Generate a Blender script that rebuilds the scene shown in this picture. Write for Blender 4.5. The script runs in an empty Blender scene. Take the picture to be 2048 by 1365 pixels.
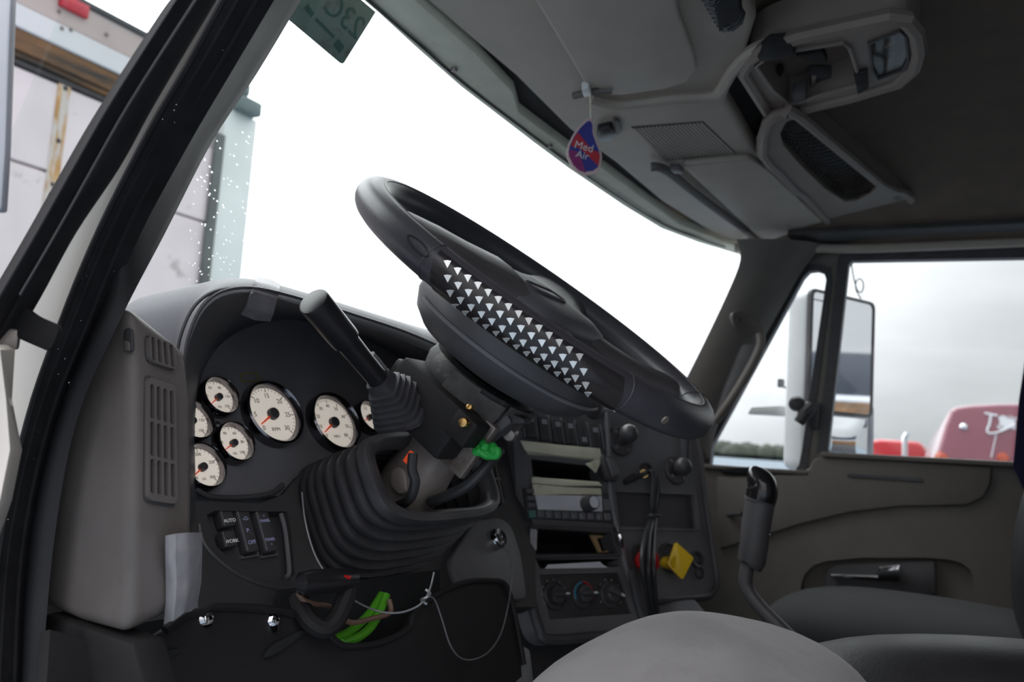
import bpy, bmesh, math, random
import numpy as np
from mathutils import Vector as V, Matrix
random.seed(7)
SC = bpy.context.scene
COL = SC.collection
# ------------------------------------------------------------------ camera
FPX, IW, IH = 1750.0, 2048.0, 1365.0
PHI, PIT, ROL = math.radians(28), math.radians(6.3), math.radians(4.0)
CAM = V((-1.32, 0.0, 0.90))
cF = V((math.cos(PHI)*math.cos(PIT), math.sin(PHI)*math.cos(PIT), math.sin(PIT)))
r0 = V((math.sin(PHI), -math.cos(PHI), 0)); u0 = r0.cross(cF)
cR = r0*math.cos(ROL) + u0*math.sin(ROL); cU = u0*math.cos(ROL) - r0*math.sin(ROL)
cd = bpy.data.cameras.new('camera'); camo = bpy.data.objects.new('camera', cd); COL.objects.link(camo)
camo.matrix_world = Matrix(((cR.x, cU.x, -cF.x, CAM.x), (cR.y, cU.y, -cF.y, CAM.y), (cR.z, cU.z, -cF.z, CAM.z), (0, 0, 0, 1)))
cd.sensor_width = 36.0; cd.lens = 36.0*FPX/IW; cd.clip_start = 0.02; cd.clip_end = 2000
cd.dof.use_dof = True; cd.dof.focus_distance = 0.80; cd.dof.aperture_fstop = 7.5
SC.camera = camo
# ------------------------------------------------------------------ sky / exposure
SC.view_settings.view_transform = 'Standard'; SC.view_settings.look = 'None'
SC.view_settings.exposure = 0.0; SC.view_settings.gamma = 1.0; SC.view_settings.use_curve_mapping = False
W = bpy.data.worlds.new('overcast_sky'); SC.world = W; W.use_nodes = True
nt = W.node_tree; nt.nodes.clear()
def nd(tree, t, **k):
    n = tree.nodes.new(t)
    for a, b in k.items(): setattr(n, a, b)
    return n
tc = nd(nt, 'ShaderNodeTexCoord'); bg = nd(nt, 'ShaderNodeBackground'); wo = nd(nt, 'ShaderNodeOutputWorld')
dt = nd(nt, 'ShaderNodeVectorMath', operation='DOT_PRODUCT')
sunv = V((math.cos(math.radians(66))*math.cos(math.radians(34)), math.sin(math.radians(66))*math.cos(math.radians(34)), math.sin(math.radians(34))))
dt.inputs[1].default_value = sunv
mr = nd(nt, 'ShaderNodeMapRange', interpolation_type='SMOOTHSTEP')
for i, v in zip((1, 2, 3, 4), (0.365, 0.80, 0.63, 1.9)): mr.inputs[i].default_value = v
mp = nd(nt, 'ShaderNodeMapping'); mp.inputs['Scale'].default_value = (1.6, 1.6, 4.5)
nz = nd(nt, 'ShaderNodeTexNoise'); nz.inputs['Scale'].default_value = 2.2; nz.inputs['Detail'].default_value = 5
m2 = nd(nt, 'ShaderNodeMapRange')
for i, v in zip((1, 2, 3, 4), (0.3, 0.72, 0.80, 1.12)): m2.inputs[i].default_value = v
mu = nd(nt, 'ShaderNodeMath', operation='MULTIPLY')
bg.inputs[0].default_value = (0.955, 0.97, 1.0, 1)
L = nt.links.new
L(tc.outputs['Generated'], dt.inputs[0]); L(dt.outputs['Value'], mr.inputs[0])
L(tc.outputs['Generated'], mp.inputs[0]); L(mp.outputs[0], nz.inputs['Vector']); L(nz.outputs[0], m2.inputs[0])
sx = nd(nt, 'ShaderNodeSeparateXYZ'); L(tc.outputs['Generated'], sx.inputs[0])      # overcast sky: zenith brighter than the horizon
zn = nd(nt, 'ShaderNodeMapRange'); L(sx.outputs['Z'], zn.inputs[0])
for i, v in zip((1, 2, 3, 4), (0.0, 1.0, 1.0, 3.5)): zn.inputs[i].default_value = v
mz = nd(nt, 'ShaderNodeMath', operation='MULTIPLY'); L(mu.outputs[0], mz.inputs[0]); L(zn.outputs[0], mz.inputs[1])
L(mr.outputs[0], mu.inputs[0]); L(m2.outputs[0], mu.inputs[1]); L(mz.outputs[0], bg.inputs[1]); L(bg.outputs[0], wo.inputs[0])

# ------------------------------------------------------------------ measuring helpers (photo pixel -> point on a real plane of the cab)
def ray(px, py): return cF + cR*((px-1024)/FPX) - cU*((py-682.5)/FPX)
def PL(px, py, p0, n):
    d = ray(px, py); n = V(n); return CAM + d*((V(p0)-CAM).dot(n)/d.dot(n))
def PX(px, py, x): return PL(px, py, (x, 0, 0), (1, 0, 0))
def PY(px, py, y): return PL(px, py, (0, y, 0), (0, 1, 0))
def PZ(px, py, z): return PL(px, py, (0, 0, z), (0, 0, 1))
def PD(px, py, d): return CAM + ray(px, py)*d
# ------------------------------------------------------------------ mesh helpers
def BM(): return bmesh.new()
def merge(bm, t):
    me = bpy.data.meshes.new('tmp'); t.to_mesh(me); t.free(); bm.from_mesh(me); bpy.data.meshes.remove(me)
def slab(bm, pts, n, t, bev=0.0, seg=2):
    """outline pts (front face), extruded backwards by t against n, front edges bevelled"""
    n = V(n).normalized(); b = BM()
    f = b.faces.new([b.verts.new(V(p)) for p in pts])
    r = bmesh.ops.extrude_face_region(b, geom=[f])
    nv = [e for e in r['geom'] if isinstance(e, bmesh.types.BMVert)]
    for v in nv: v.co -= n*t
    bmesh.ops.recalc_face_normals(b, faces=b.faces)
    if bev > 0:
        b.normal_update()
        es = [e for e in b.edges if len(e.link_faces) == 2 and e.link_faces[0].normal.angle(e.link_faces[1].normal, 0) > 0.6]
        bmesh.ops.bevel(b, geom=es, offset=bev, segments=seg, affect='EDGES', profile=0.5, clamp_overlap=True)
    merge(bm, b); return bm
def slabh(bm, outer, holes, n, t):
    """slab with holes"""
    n = V(n).normalized(); b = BM(); es = []
    for lp in [outer]+holes:
        vs = [b.verts.new(V(p)) for p in lp]
        es += [b.edges.new((vs[i], vs[(i+1) % len(vs)])) for i in range(len(vs))]
    bmesh.ops.triangle_fill(b, use_beauty=True, use_dissolve=False, edges=es, normal=n)
    fs = list(b.faces)
    r = bmesh.ops.extrude_face_region(b, geom=fs)
    for v in [e for e in r['geom'] if isinstance(e, bmesh.types.BMVert)]: v.co -= n*t
    bmesh.ops.recalc_face_normals(b, faces=b.faces)
    merge(bm, b); return bm
def frames(path, closed=False):
    n = len(path); T = []
    for i in range(n):
        a = path[(i-1) % n] if (closed or i > 0) else path[i]; c = path[(i+1) % n] if (closed or i < n-1) else path[i]
        T.append((c-a).normalized())
    up = V((0, 0, 1)) if abs(T[0].z) < 0.9 else V((1, 0, 0))
    N = (up - T[0]*up.dot(T[0])).normalized(); out = []
    for i in range(n):
        N = (N - T[i]*N.dot(T[i])).normalized(); out.append((T[i], N, T[i].cross(N)))
    return out
def tube(bm, path, r, k=10, closed=False, sx=1.0, sy=1.0):
    path = [V(p) for p in path]; fr = frames(path, closed); rings = []
    for i, (p, (t, a, c)) in enumerate(zip(path, fr)):
        rr = r[i] if isinstance(r, (list, tuple)) else r
        rings.append([bm.verts.new(p + a*(math.cos(2*math.pi*j/k)*rr*sx) + c*(math.sin(2*math.pi*j/k)*rr*sy)) for j in range(k)])
    m = len(rings)
    for i in range(m if closed else m-1):
        A, B = rings[i], rings[(i+1) % m]
        for j in range(k): bm.faces.new((A[j], A[(j+1) % k], B[(j+1) % k], B[j]))
    if not closed:
        bm.faces.new(list(reversed(rings[0]))); bm.faces.new(rings[-1])
    return bm
def axes(n, hint=(1, 0, 0)):
    n = V(n).normalized(); u = V(hint); u = (u - n*u.dot(n)).normalized(); return u, n.cross(u), n
def lathe(bm, prof, o, n, k=32, hint=(1, 0, 0), a0=0.0, a1=2*math.pi):
    """prof: (radius, height along n)"""
    u, v, n = axes(n, hint); o = V(o); rings = []
    full = abs(a1-a0-2*math.pi) < 1e-4; m = k if full else k+1
    for r, h in prof:
        if r <= 1e-7: rings.append([bm.verts.new(o+n*h)])
        else: rings.append([bm.verts.new(o+n*h+u*(r*math.cos(a0+(a1-a0)*j/k))+v*(r*math.sin(a0+(a1-a0)*j/k))) for j in range(m)])
    for A, B in zip(rings, rings[1:]):
        for j in range(k):
            j2 = (j+1) % m
            a, b_, c, d = A[j % len(A)], A[j2 % len(A)], B[j2 % len(B)], B[j % len(B)]
            q = []
            for w in (a, b_, c, d):
                if w not in q: q.append(w)
            if len(q) > 2: bm.faces.new(q)
    return bm
def loft(bm, rings, closed=True, caps=True):
    R_ = [[bm.verts.new(V(p)) for p in r] for r in rings]; k = len(R_[0])
    for A, B in zip(R_, R_[1:]):
        for j in range(k if closed else k-1): bm.faces.new((A[j], A[(j+1) % k], B[(j+1) % k], B[j]))
    if caps and closed:
        bm.faces.new(list(reversed(R_[0]))); bm.faces.new(R_[-1])
    return bm
def thick(bm, t):
    """give an open sheet real thickness"""
    bm.normal_update(); bmesh.ops.solidify(bm, geom=list(bm.faces), thickness=t); return bm
def rbox(bm, o, u, v, n, a, b, c, bev=0.0, seg=2):
    o, u, v, n = V(o), V(u), V(v), V(n)
    return slab(bm, [o+u*(i*a/2)+v*(j*b/2)+n*(c/2) for i, j in ((-1, -1), (1, -1), (1, 1), (-1, 1))], n, c, bev, seg)
def spl(pts, k=6, closed=False):
    P = [V(p) for p in pts]; n = len(P); out = []
    for i in range(n if closed else n-1):
        g = lambda j: P[j % n] if closed else P[max(0, min(n-1, j))]
        a, b, c, d = g(i-1), g(i), g(i+1), g(i+2)
        for q in range(k):
            t = q/k
            out.append(0.5*((2*b)+(c-a)*t+(2*a-5*b+4*c-d)*t*t+(3*b-a-3*c+d)*t**3))
    if not closed: out.append(P[-1])
    return out
def rp(pts, r, seg=4):
    """round the corners of a 3-D outline"""
    P = [V(p) for p in pts]; n = len(P); out = []
    for i in range(n):
        a, b, c = P[i-1], P[i], P[(i+1) % n]
        d1, d2 = (a-b), (c-b); q = min(r, d1.length*.45, d2.length*.45)
        s, e = b+d1.normalized()*q, b+d2.normalized()*q
        for j in range(seg+1):
            t = j/seg; out.append(s*(1-t)**2+b*(2*t*(1-t))+e*t*t)
    return out
LOC = {}
def _link(o, parent):
    COL.objects.link(o)
    if parent: o.parent = parent
def props(o, label=None, cat=None, group=None, kind=None):
    for k, v in (('label', label), ('category', cat), ('group', group), ('kind', kind)):
        if v: o[k] = v
    return o
def thing(name, label=None, cat=None, loc=(0, 0, 0), group=None, kind=None):
    o = bpy.data.objects.new(name, None); COL.objects.link(o); o.location = V(loc); o.empty_display_size = .05
    LOC[o] = V(loc); return props(o, label, cat, group, kind)
def obj(name, bm, mat, parent=None, ang=35, **k):
    bmesh.ops.remove_doubles(bm, verts=bm.verts, dist=1e-6)
    bmesh.ops.recalc_face_normals(bm, faces=bm.faces)
    me = bpy.data.meshes.new(name); bm.to_mesh(me); bm.free()
    if parent is not None: loc = LOC[parent]
    else:
        cs = np.array([v.co[:] for v in me.vertices]); lo, hi = cs.min(0), cs.max(0)
        loc = V(((lo[0]+hi[0])/2, (lo[1]+hi[1])/2, lo[2]))
    me.transform(Matrix.Translation(-loc))
    me.materials.append(mat)
    for p in me.polygons: p.use_smooth = True
    me.set_sharp_from_angle(angle=math.radians(ang))
    o = bpy.data.objects.new(name, me); LOC[o] = loc; _link(o, parent)
    if parent is None: o.location = loc
    return props(o, k.get('label'), k.get('cat'), k.get('group'), k.get('kind'))
def text(bm, s, size, o, u, v, n, ex=0.0003, mirror=False):
    cu = bpy.data.curves.new('t', 'FONT'); cu.body = s; cu.size = size; cu.align_x = 'CENTER'; cu.align_y = 'CENTER'; cu.extrude = ex; cu.resolution_u = 3
    ob = bpy.data.objects.new('t', cu); COL.objects.link(ob); bpy.context.view_layer.update()
    me = bpy.data.meshes.new_from_object(ob.evaluated_get(bpy.context.evaluated_depsgraph_get()))
    bpy.data.objects.remove(ob); bpy.data.curves.remove(cu)
    u, v, n, o = V(u).normalized(), V(v).normalized(), V(n).normalized(), V(o)
    if mirror: u = -u
    me.transform(Matrix(((u.x, v.x, n.x, o.x), (u.y, v.y, n.y, o.y), (u.z, v.z, n.z, o.z), (0, 0, 0, 1))))
    bm.from_mesh(me); bpy.data.meshes.remove(me); return bm
# ------------------------------------------------------------------ materials
def s2l(c):
    c = c/255.0; return c/12.92 if c <= .04045 else ((c+.055)/1.055)**2.4
MATS = {}
def mat(name, rgb, rough=.5, metal=0.0, var=.12, vs=18.0, bump=.12, bs=900.0, coat=0.0, spec=.5, extra=None, sheen=0.0, glow=0.0):
    m = bpy.data.materials.new(name); m.use_nodes = True; t = m.node_tree; p = t.nodes['Principled BSDF']; l = t.links.new
    c = [s2l(x) for x in rgb]
    if glow: p.inputs['Emission Color'].default_value = (*c, 1); p.inputs['Emission Strength'].default_value = glow
    p.inputs['Roughness'].default_value = rough; p.inputs['Metallic'].default_value = metal
    p.inputs['Coat Weight'].default_value = coat; p.inputs['Specular IOR Level'].default_value = spec
    p.inputs['Sheen Weight'].default_value = sheen
    g = nd(t, 'ShaderNodeTexCoord'); n1 = nd(t, 'ShaderNodeTexNoise'); n1.inputs['Scale'].default_value = vs; n1.inputs['Detail'].default_value = 6
    l(g.outputs['Object'], n1.inputs['Vector'])
    cr = nd(t, 'ShaderNodeValToRGB'); e = cr.color_ramp.elements
    e[0].position = .3; e[1].position = .7
    e[0].color = (*[x*(1-var) for x in c], 1); e[1].color = (*[min(1, x*(1+var)) for x in c], 1)
    l(n1.outputs[0], cr.inputs[0]); last = cr.outputs[0]
    if extra: last = extra(t, g, last)
    l(last, p.inputs['Base Color'])
    rr = nd(t, 'ShaderNodeMapRange'); rr.inputs[3].default_value = max(.02, rough*.85); rr.inputs[4].default_value = min(1, rough*1.15)
    l(n1.outputs[0], rr.inputs[0]); l(rr.outputs[0], p.inputs['Roughness'])
    if bump > 0:
        n2 = nd(t, 'ShaderNodeTexNoise'); n2.inputs['Scale'].default_value = bs; n2.inputs['Detail'].default_value = 2
        b = nd(t, 'ShaderNodeBump'); b.inputs['Strength'].default_value = bump; b.inputs['Distance'].default_value = .0008
        l(g.outputs['Object'], n2.inputs['Vector']); l(n2.outputs[0], b.inputs['Height']); l(b.outputs[0], p.inputs['Normal'])
    MATS[name] = m; return m
def stain(col, lo, hi, scale, stretch=(1, 1, 1)):
    """irregular dirt/rust patches with a shape of their own"""
    def f(t, g, last):
        mp = nd(t, 'ShaderNodeMapping'); mp.inputs['Scale'].default_value = stretch
        n = nd(t, 'ShaderNodeTexNoise'); n.inputs['Scale'].default_value = scale; n.inputs['Detail'].default_value = 8; n.inputs['Roughness'].default_value = .65
        r = nd(t, 'ShaderNodeMapRange'); r.inputs[1].default_value = lo; r.inputs[2].default_value = hi
        mx = nd(t, 'ShaderNodeMix', data_type='RGBA'); mx.inputs[7].default_value = (*[s2l(x) for x in col], 1)
        t.links.new(g.outputs['Object'], mp.inputs[0]); t.links.new(mp.outputs[0], n.inputs['Vector']); t.links.new(n.outputs[0], r.inputs[0])
        t.links.new(r.outputs[0], mx.inputs[0]); t.links.new(last, mx.inputs[6]); return mx.outputs[2]
    return f
def glassmat(name, tint=(.95, .98, .97), refl=.06):
    m = bpy.data.materials.new(name); m.use_nodes = True; t = m.node_tree; t.nodes.clear()
    o = nd(t, 'ShaderNodeOutputMaterial'); a = nd(t, 'ShaderNodeBsdfTransparent'); a.inputs[0].default_value = (*tint, 1)
    b = nd(t, 'ShaderNodeBsdfGlossy'); b.inputs['Roughness'].default_value = .02
    fr = nd(t, 'ShaderNodeLayerWeight'); fr.inputs[0].default_value = .5
    pw = nd(t, 'ShaderNodeMath', operation='POWER'); pw.inputs[1].default_value = 5.0; t.links.new(fr.outputs['Facing'], pw.inputs[0])
    ml = nd(t, 'ShaderNodeMath', operation='MULTIPLY_ADD'); ml.inputs[1].default_value = .5; ml.inputs[2].default_value = refl*.5; ml.use_clamp = True
    mx = nd(t, 'ShaderNodeMixShader'); t.links.new(pw.outputs[0], ml.inputs[0]); t.links.new(ml.outputs[0], mx.inputs[0])
    t.links.new(a.outputs[0], mx.inputs[1]); t.links.new(b.outputs[0], mx.inputs[2]); t.links.new(mx.outputs[0], o.inputs[0])
    MATS[name] = m; return m
BLK = mat('black_plastic', (80, 78, 81), .42, var=.18)
BLK2 = mat('matt_black_plastic', (70, 68, 70), .62, var=.2, extra=stain((78, 73, 68), .55, .8, 14))
DGR = mat('dark_grey_plastic', (118, 116, 120), .48, var=.12)
PAD = mat('dash_pad_vinyl', (88, 88, 94), .5, var=.1, bump=.25, bs=500)
TRIM = mat('grey_trim_plastic', (108, 101, 98), .5, var=.08, bump=.3, bs=700, extra=stain((84, 76, 70), .52, .85, 9, (1, 1, .5)))
HEAD = mat('grey_headliner', (110, 98, 89), .85, var=.1, bump=.3, bs=500, spec=.2)
OVH = mat('overhead_plastic', (182, 172, 161), .55, var=.07, bump=.25, bs=700)
POD = mat('overhead_plastic_shaded', (134, 122, 114), .55, var=.07, bump=.25, bs=700)  # overhead plastic darkened and browned to carry the light falloff toward the rear
HDR = mat('header_trim', (230, 232, 214), .6, var=.07, extra=stain((120, 112, 90), .62, .85, 12))
DOORM = mat('door_trim_plastic', (116, 110, 104), .55, var=.07, bump=.25, bs=700)
RUB = mat('black_rubber', (72, 70, 73), .42, var=.2, vs=40, bump=.3, bs=350)
SEAL = mat('seal_rubber', (42, 41, 43), .85, var=.2, vs=40, bump=.3, bs=350, spec=.12)
PILC = mat('pillar_cover', (46, 45, 48), .7, var=.15, spec=.35)
KNE = mat('knee_panel_plastic', (31, 28, 30), .68, var=.2, spec=.4, extra=stain((44, 40, 41), .55, .8, 12))
GLB = mat('satin_black', (36, 35, 38), .3, var=.15)
DSTY = mat('dusty_black_plastic', (46, 45, 46), .55, var=.2, extra=stain((92, 88, 84), .56, .72, 38))
LEA = mat('wheel_leather', (66, 65, 71), .38, var=.12, bump=.2, bs=650)
WRN = mat('worn_leather', (40, 35, 34), .55)
CHR = mat('chrome', (225, 225, 228), .08, 1.0, var=.03, bump=0)
DCHR = mat('dark_chrome', (128, 126, 130), .14, 1.0, var=.05, bump=0)
STL = mat('dull_steel', (150, 140, 134), .38, .5, var=.2, extra=stain((92, 70, 52), .5, .8, 30))
ALU = mat('cast_aluminium', (168, 156, 150), .42, .35, var=.15)
BRS = mat('brass', (214, 170, 110), .25, 1.0)
RFL = mat('silver_foil', (255, 255, 253), .35, .6, var=.02, bump=.05)
CRE = mat('masking_tape', (255, 247, 220), .75, var=.08, vs=30, bump=.3, bs=300, extra=stain((150, 132, 92), .58, .85, 25))
DUC = mat('duct_tape', (208, 206, 212), .3, .35, var=.15, vs=60, bump=.5, bs=160)
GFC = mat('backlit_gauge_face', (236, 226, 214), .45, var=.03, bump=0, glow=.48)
INK = mat('black_print', (52, 50, 54), .6, bump=0)
WHT = mat('white_print', (226, 226, 230), .6, bump=0)
GRY = mat('grey_print', (168, 170, 178), .6, bump=0)
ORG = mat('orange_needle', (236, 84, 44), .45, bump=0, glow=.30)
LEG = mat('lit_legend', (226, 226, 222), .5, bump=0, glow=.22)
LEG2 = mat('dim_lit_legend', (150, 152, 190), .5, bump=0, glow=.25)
PANT = mat('cream_paint', (232, 224, 214), .3, coat=.4, var=.05, vs=6, extra=stain((170, 138, 84), .6, .82, 7, (1, 1, .4)))
YEL = mat('yellow_plastic', (244, 200, 34), .4, var=.08)
REDP = mat('red_plastic', (196, 28, 34), .4, var=.08)
GRN = mat('green_plastic', (44, 178, 74), .55, var=.15)
HOSE = mat('green_hose', (92, 176, 44), .3, var=.15)
BRN = mat('brown_wire', (120, 92, 78), .5)
WIRE = mat('grey_wire', (150, 150, 152), .35, .6)
BWIR = mat('black_cable', (52, 52, 54), .45, var=.15)
FABG = mat('grey_seat_fabric', (150, 146, 148), .9, var=.1, vs=12, bump=.5, bs=420, spec=.2, sheen=.15, extra=stain((124, 120, 122), .5, .75, 5))
FABD = mat('dark_seat_fabric', (36, 36, 37), .9, var=.1, bump=.5, bs=420, spec=.2, sheen=.1)
VIN = mat('black_seat_vinyl', (28, 27, 30), .5, var=.12, bump=.35, bs=260)
RAD = mat('radio_face', (236, 236, 244), .35, var=.05)
TEAL = mat('teal_button', (96, 142, 132), .45)
BLU = mat('blue_print', (60, 150, 190), .5, bump=0)
RED = mat('red_print', (196, 48, 64), .5, bump=0)
PUR = mat('purple_print', (150, 50, 120), .5, bump=0)
NAVY = mat('navy_print', (56, 62, 150), .5, bump=0)
PNK = mat('pale_card', (222, 196, 196), .6, bump=0)
CARD = mat('cardboard', (196, 164, 120), .8)
NET = mat('black_netting', (30, 30, 32), .8)
MIC = mat('mirror_glass', (235, 238, 240), .02, 1.0, var=.0, bump=0)
SHEL = mat('white_mirror_shell', (226, 228, 228), .35, var=.04)
GLS = glassmat('windshield_glass', (.965, .985, .975), .05)
GL2 = glassmat('side_glass', (.93, .95, .95), .05)
LENS = glassmat('lamp_lens', (.72, .72, .72), .02)
DROP = mat('water_drop', (250, 252, 252), .03, var=.01, bump=0)
DROP.node_tree.nodes['Principled BSDF'].inputs['Transmission Weight'].default_value = 1.0; DROP.node_tree.nodes['Principled BSDF'].inputs['IOR'].default_value = 1.33
STK = mat('permit_sticker', (120, 140, 134), .6, var=.05, extra=stain((104, 98, 96), .5, .7, 40))
STKP = mat('permit_print', (70, 104, 98), .6, bump=0)
TRL = mat('trailer_panel', (240, 228, 230), .45, var=.06, vs=3, extra=stain((158, 150, 146), .6, .75, 5))
RUST = mat('rust_streaked_panel', (204, 158, 100), .6, var=.25, vs=9, extra=stain((216, 208, 202), .44, .56, 9, (2.5, 1, .5)))
RAIL = mat('bronze_rail', (120, 84, 50), .5, var=.25, vs=4, extra=stain((44, 38, 34), .46, .62, 3, (.4, 1, 4)))
WPNT = mat('white_paint', (226, 226, 230), .4, var=.04, vs=3)
MRN = mat('maroon_paint', (128, 62, 78), .18, coat=.6, var=.06, vs=3)
RDP = mat('red_paint', (190, 26, 36), .2, coat=.6, var=.06)
AMB = mat('amber_lens', (176, 74, 44), .25)
ASPH = mat('wet_asphalt', (112, 124, 134), .85, var=.15, vs=.3, bump=.2, bs=8)
TREE = mat('hedge_foliage', (60, 66, 56), .9, var=.4, vs=.6, bump=0)
DBLU = mat('dark_tarp', (58, 62, 72), .6, var=.2, vs=3)
FLR = mat('rubber_floor', (40, 39, 38), .8)
DARK = mat('cab_upholstery', (70, 66, 62), .85)
UX, UY, UZ = V((1, 0, 0)), V((0, 1, 0)), V((0, 0, 1))
# ================================================================== THE CAB SHELL
def YWS(x, z): return .735 - .06*x - .12*x*x - .30*max(0, abs(x)-.55)**2 + .45*(1.42-z)
def WS(px, py, off=0.0):
    d = ray(px, py); a, b = .2, 3.0
    for _ in range(50):
        m = (a+b)/2; p = CAM+d*m
        if p.y < YWS(p.x, p.z)-off: a = m
        else: b = m
    return CAM+d*a
# floor, back wall, roof
b = BM(); slab(b, [(-.9, .95, .12), (.92, .95, .12), (.92, -1.3, .12), (-.9, -1.3, .12)], UZ, .05)
obj('floor', b, FLR, kind='structure', label='black rubber cab floor below the seats')
b = BM(); slab(b, [(-.9, -1.25, .12), (.92, -1.25, .12), (.92, -1.25, 1.62), (-.9, -1.25, 1.62)], (0, 1, 0), .05)
obj('wall_back', b, DARK, kind='structure', label='dark upholstered back wall of the cab')
b = BM(); rings = []
for i in range(17):
    y = .64-1.90*i/16; k = min(1, max(0, (.62-y)/.45))
    rings.append([V((x, y, 1.452+k*.118-(.175*k)*(abs(x)/.9)**3.0)) for x in [-.9+1.8*j/24 for j in range(25)]])
loft(b, rings, closed=False); thick(b, .03)
obj('ceiling', b, HEAD, kind='structure', label='grey fabric headliner of the cab roof')
# firewall and cowl in front of the dash, left B-pillar, right B-pillar
b = BM(); slab(b, [(-.86, .98, .12), (.88, .98, .12), (.88, .98, .93), (-.86, .98, .93)], (0, -1, 0), .04)
obj('wall_front', b, BLK2, kind='structure', label='black firewall behind the dashboard')
b = BM(); slab(b, [(-.88, -.66, .12), (-.88, -1.25, .12), (-.88, -1.25, 1.5), (-.88, -.60, 1.45)], (1, 0, 0), .05)
obj('wall_left', b, DARK, kind='structure', label='dark rear side panel behind the driver door opening')
b = BM(); slab(b, [(.88, -.40, .12), (.88, -1.25, .12), (.88, -1.25, 1.5), (.88, -.40, 1.45)], (-1, 0, 0), .05)
obj('wall_right', b, DARK, kind='structure', label='dark side panel behind the passenger door')
# cab roof skin, left roof rail above the door opening
b = BM(); slab(b, [(-.92, .80, 1.63), (.94, .80, 1.63), (.94, -1.3, 1.66), (-.92, -1.3, 1.66)], (0, 0, -1), -.03)
obj('trim_1', b, PANT, kind='structure', label='cream painted roof skin of the cab')
b = BM(); tube(b, spl([(-.86, .50, 1.43), (-.87, .2, 1.455), (-.87, -.3, 1.46), (-.87, -.7, 1.46)], 5), .045, 10)
obj('trim_2', b, RUB, kind='structure', label='black door seal along the driver roof rail')
b = BM(); slab(b, [V((.885, .605, .12)), V((.885, .98, .12)), V((.885, .98, .975)), V((.885, .64, .975)), V((.885, .605, .86))], (-1, 0, 0), .03)
obj('trim_11', b, DOORM, kind='structure', label='grey cowl side panel ahead of the passenger door')
# windshield
b = BM(); rings = []
for i in range(13):
    z = .97+.48*i/12
    rings.append([V((x, YWS(x, z), z)) for x in [-.84+1.68*j/32 for j in range(33)]])
loft(b, rings, closed=False); thick(b, .005)
obj('window_1', b, GLS, kind='structure', label='curved windshield pane in front of the steering wheel')
b = BM(); rd = random.Random(3)
for i in range(170):
    if i < 120: p = (rd.uniform(385, 520), rd.uniform(250, 620))
    else: p = (rd.uniform(350, 1450), rd.uniform(60, 700))
    c = WS(*p); s = rd.uniform(.0008, .0018)
    lathe(b, [(0, .4*s), (s*.7, .28*s), (s, 0), (0, -.3*s)], c+V((0, .006, 0)), (0, .9, .45), 6)
obj('raindrops', b, DROP, kind='stuff', label='raindrops scattered over the outside of the windshield', cat='raindrops')
# header trim strip over the windshield
lo = [(520, -170), (640, -72), (755, 26), (830, 95), (920, 174), (1066, 286), (1139, 340), (1249, 414), (1322, 458), (1396, 486), (1450, 502), (1490, 514)]
up = [(1515, 506), (1455, 487), (1359, 450), (1209, 340), (1132, 296), (1037, 226), (1026, 186), (950, 107), (868, 34), (792, -32), (600, -190)]
b = BM(); slab(b, [PZ(*p, 1.418) for p in lo]+[PZ(*p, 1.424) for p in up], (0, 0, -1), .02, .003)
h = obj('trim_3', b, HDR, kind='structure', label='pale greenish header strip along the top of the windshield')
for p in [(908, 141), (1100, 294)]:
    b = BM(); lathe(b, [(0, .002), (.004, .0015), (.005, 0), (.005, -.003)], PZ(*p, 1.4165), (0, 0, -1), 12); obj('screw', b, STL, h)
b = BM()
mid = [(580, -135), (700, -33), (770, 30), (845, 95), (932, 171), (1078, 282), (1150, 335), (1256, 406), (1328, 450), (1400, 478), (1450, 494)]
tube(b, spl([PZ(*p, 1.4165) for p in mid], 4), .0022, 6); obj('seam', b, RUB, h)
b = BM(); slab(b, [V((-.80, .63, 1.441)), V((-.2, .665, 1.441)), V((.2, .65, 1.441)), V((.80, .58, 1.441)), V((.80, .5, 1.449)), V((-.8, .5, 1.449))], (0, 0, -1), .008)
obj('trim_4', b, NET, kind='structure', label='black strip for the shaded gap behind the windshield header strip')  # shade of the recessed gap is put in as a black strip

# ---- passenger A-pillar
aE = [(1490, 478), (1497, 520), (1470, 590), (1420, 695), (1385, 765), (1350, 840)]
dE = [(1650, 488), (1606, 540), (1560, 620), (1490, 745), (1440, 840), (1418, 920)]
b = BM(); rings = []
for i, (p, q) in enumerate(zip(aE, dE)):
    A = PX(*p, .735+.012*i); B_ = PX(*q, .862); m1 = A.lerp(B_, .3)+V((-.014, -.016, 0)); m2 = A.lerp(B_, .7)+V((-.012, -.012, 0))
    rings.append([A+V((0, .02, 0)), A, m1, m2, B_, B_+V((.03, .03, 0))])
rr_ = []
for k in range(len(rings[0])): rr_.append(spl([r[k] for r in rings], 4))
loft(b, [list(c) for c in zip(*rr_)])
pil = obj('trim_5', b, DOORM, kind='structure', label='grey plastic cover of the passenger windshield pillar', ang=50)
b = BM(); o = PX(1478, 640, .755); u, v, n = axes((-.62, -.78, 0), (0, 0, 1))
pa = [(1462, 628), (1478, 620), (1500, 634), (1530, 655), (1534, 690), (1515, 690), (1508, 668), (1470, 656)]
slab(b, rp([PL(*p, o, (-.62, -.78, 0)) for p in pa], .012), (-.62, -.78, 0), .012, .004)
gh = thing('grab_handle', 'grey grab handle on the passenger windshield pillar', 'handle', PX(1440, 870, .80))
obj('mounting_plate', b, TRIM, gh)
b = BM(); lathe(b, [(0, .002), (.007, .002), (.008, 0), (.008, -.004)], o+V((-.62, -.78, 0))*.001, (-.62, -.78, 0), 16); obj('screw_cover', b, BLK, gh)
pth = [PX(1520, 668, .76), PX(1521, 690, .757), PX(1508, 722, .757), PX(1486, 762, .76), PX(1458, 806, .77), PX(1432, 842, .79)]
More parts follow.
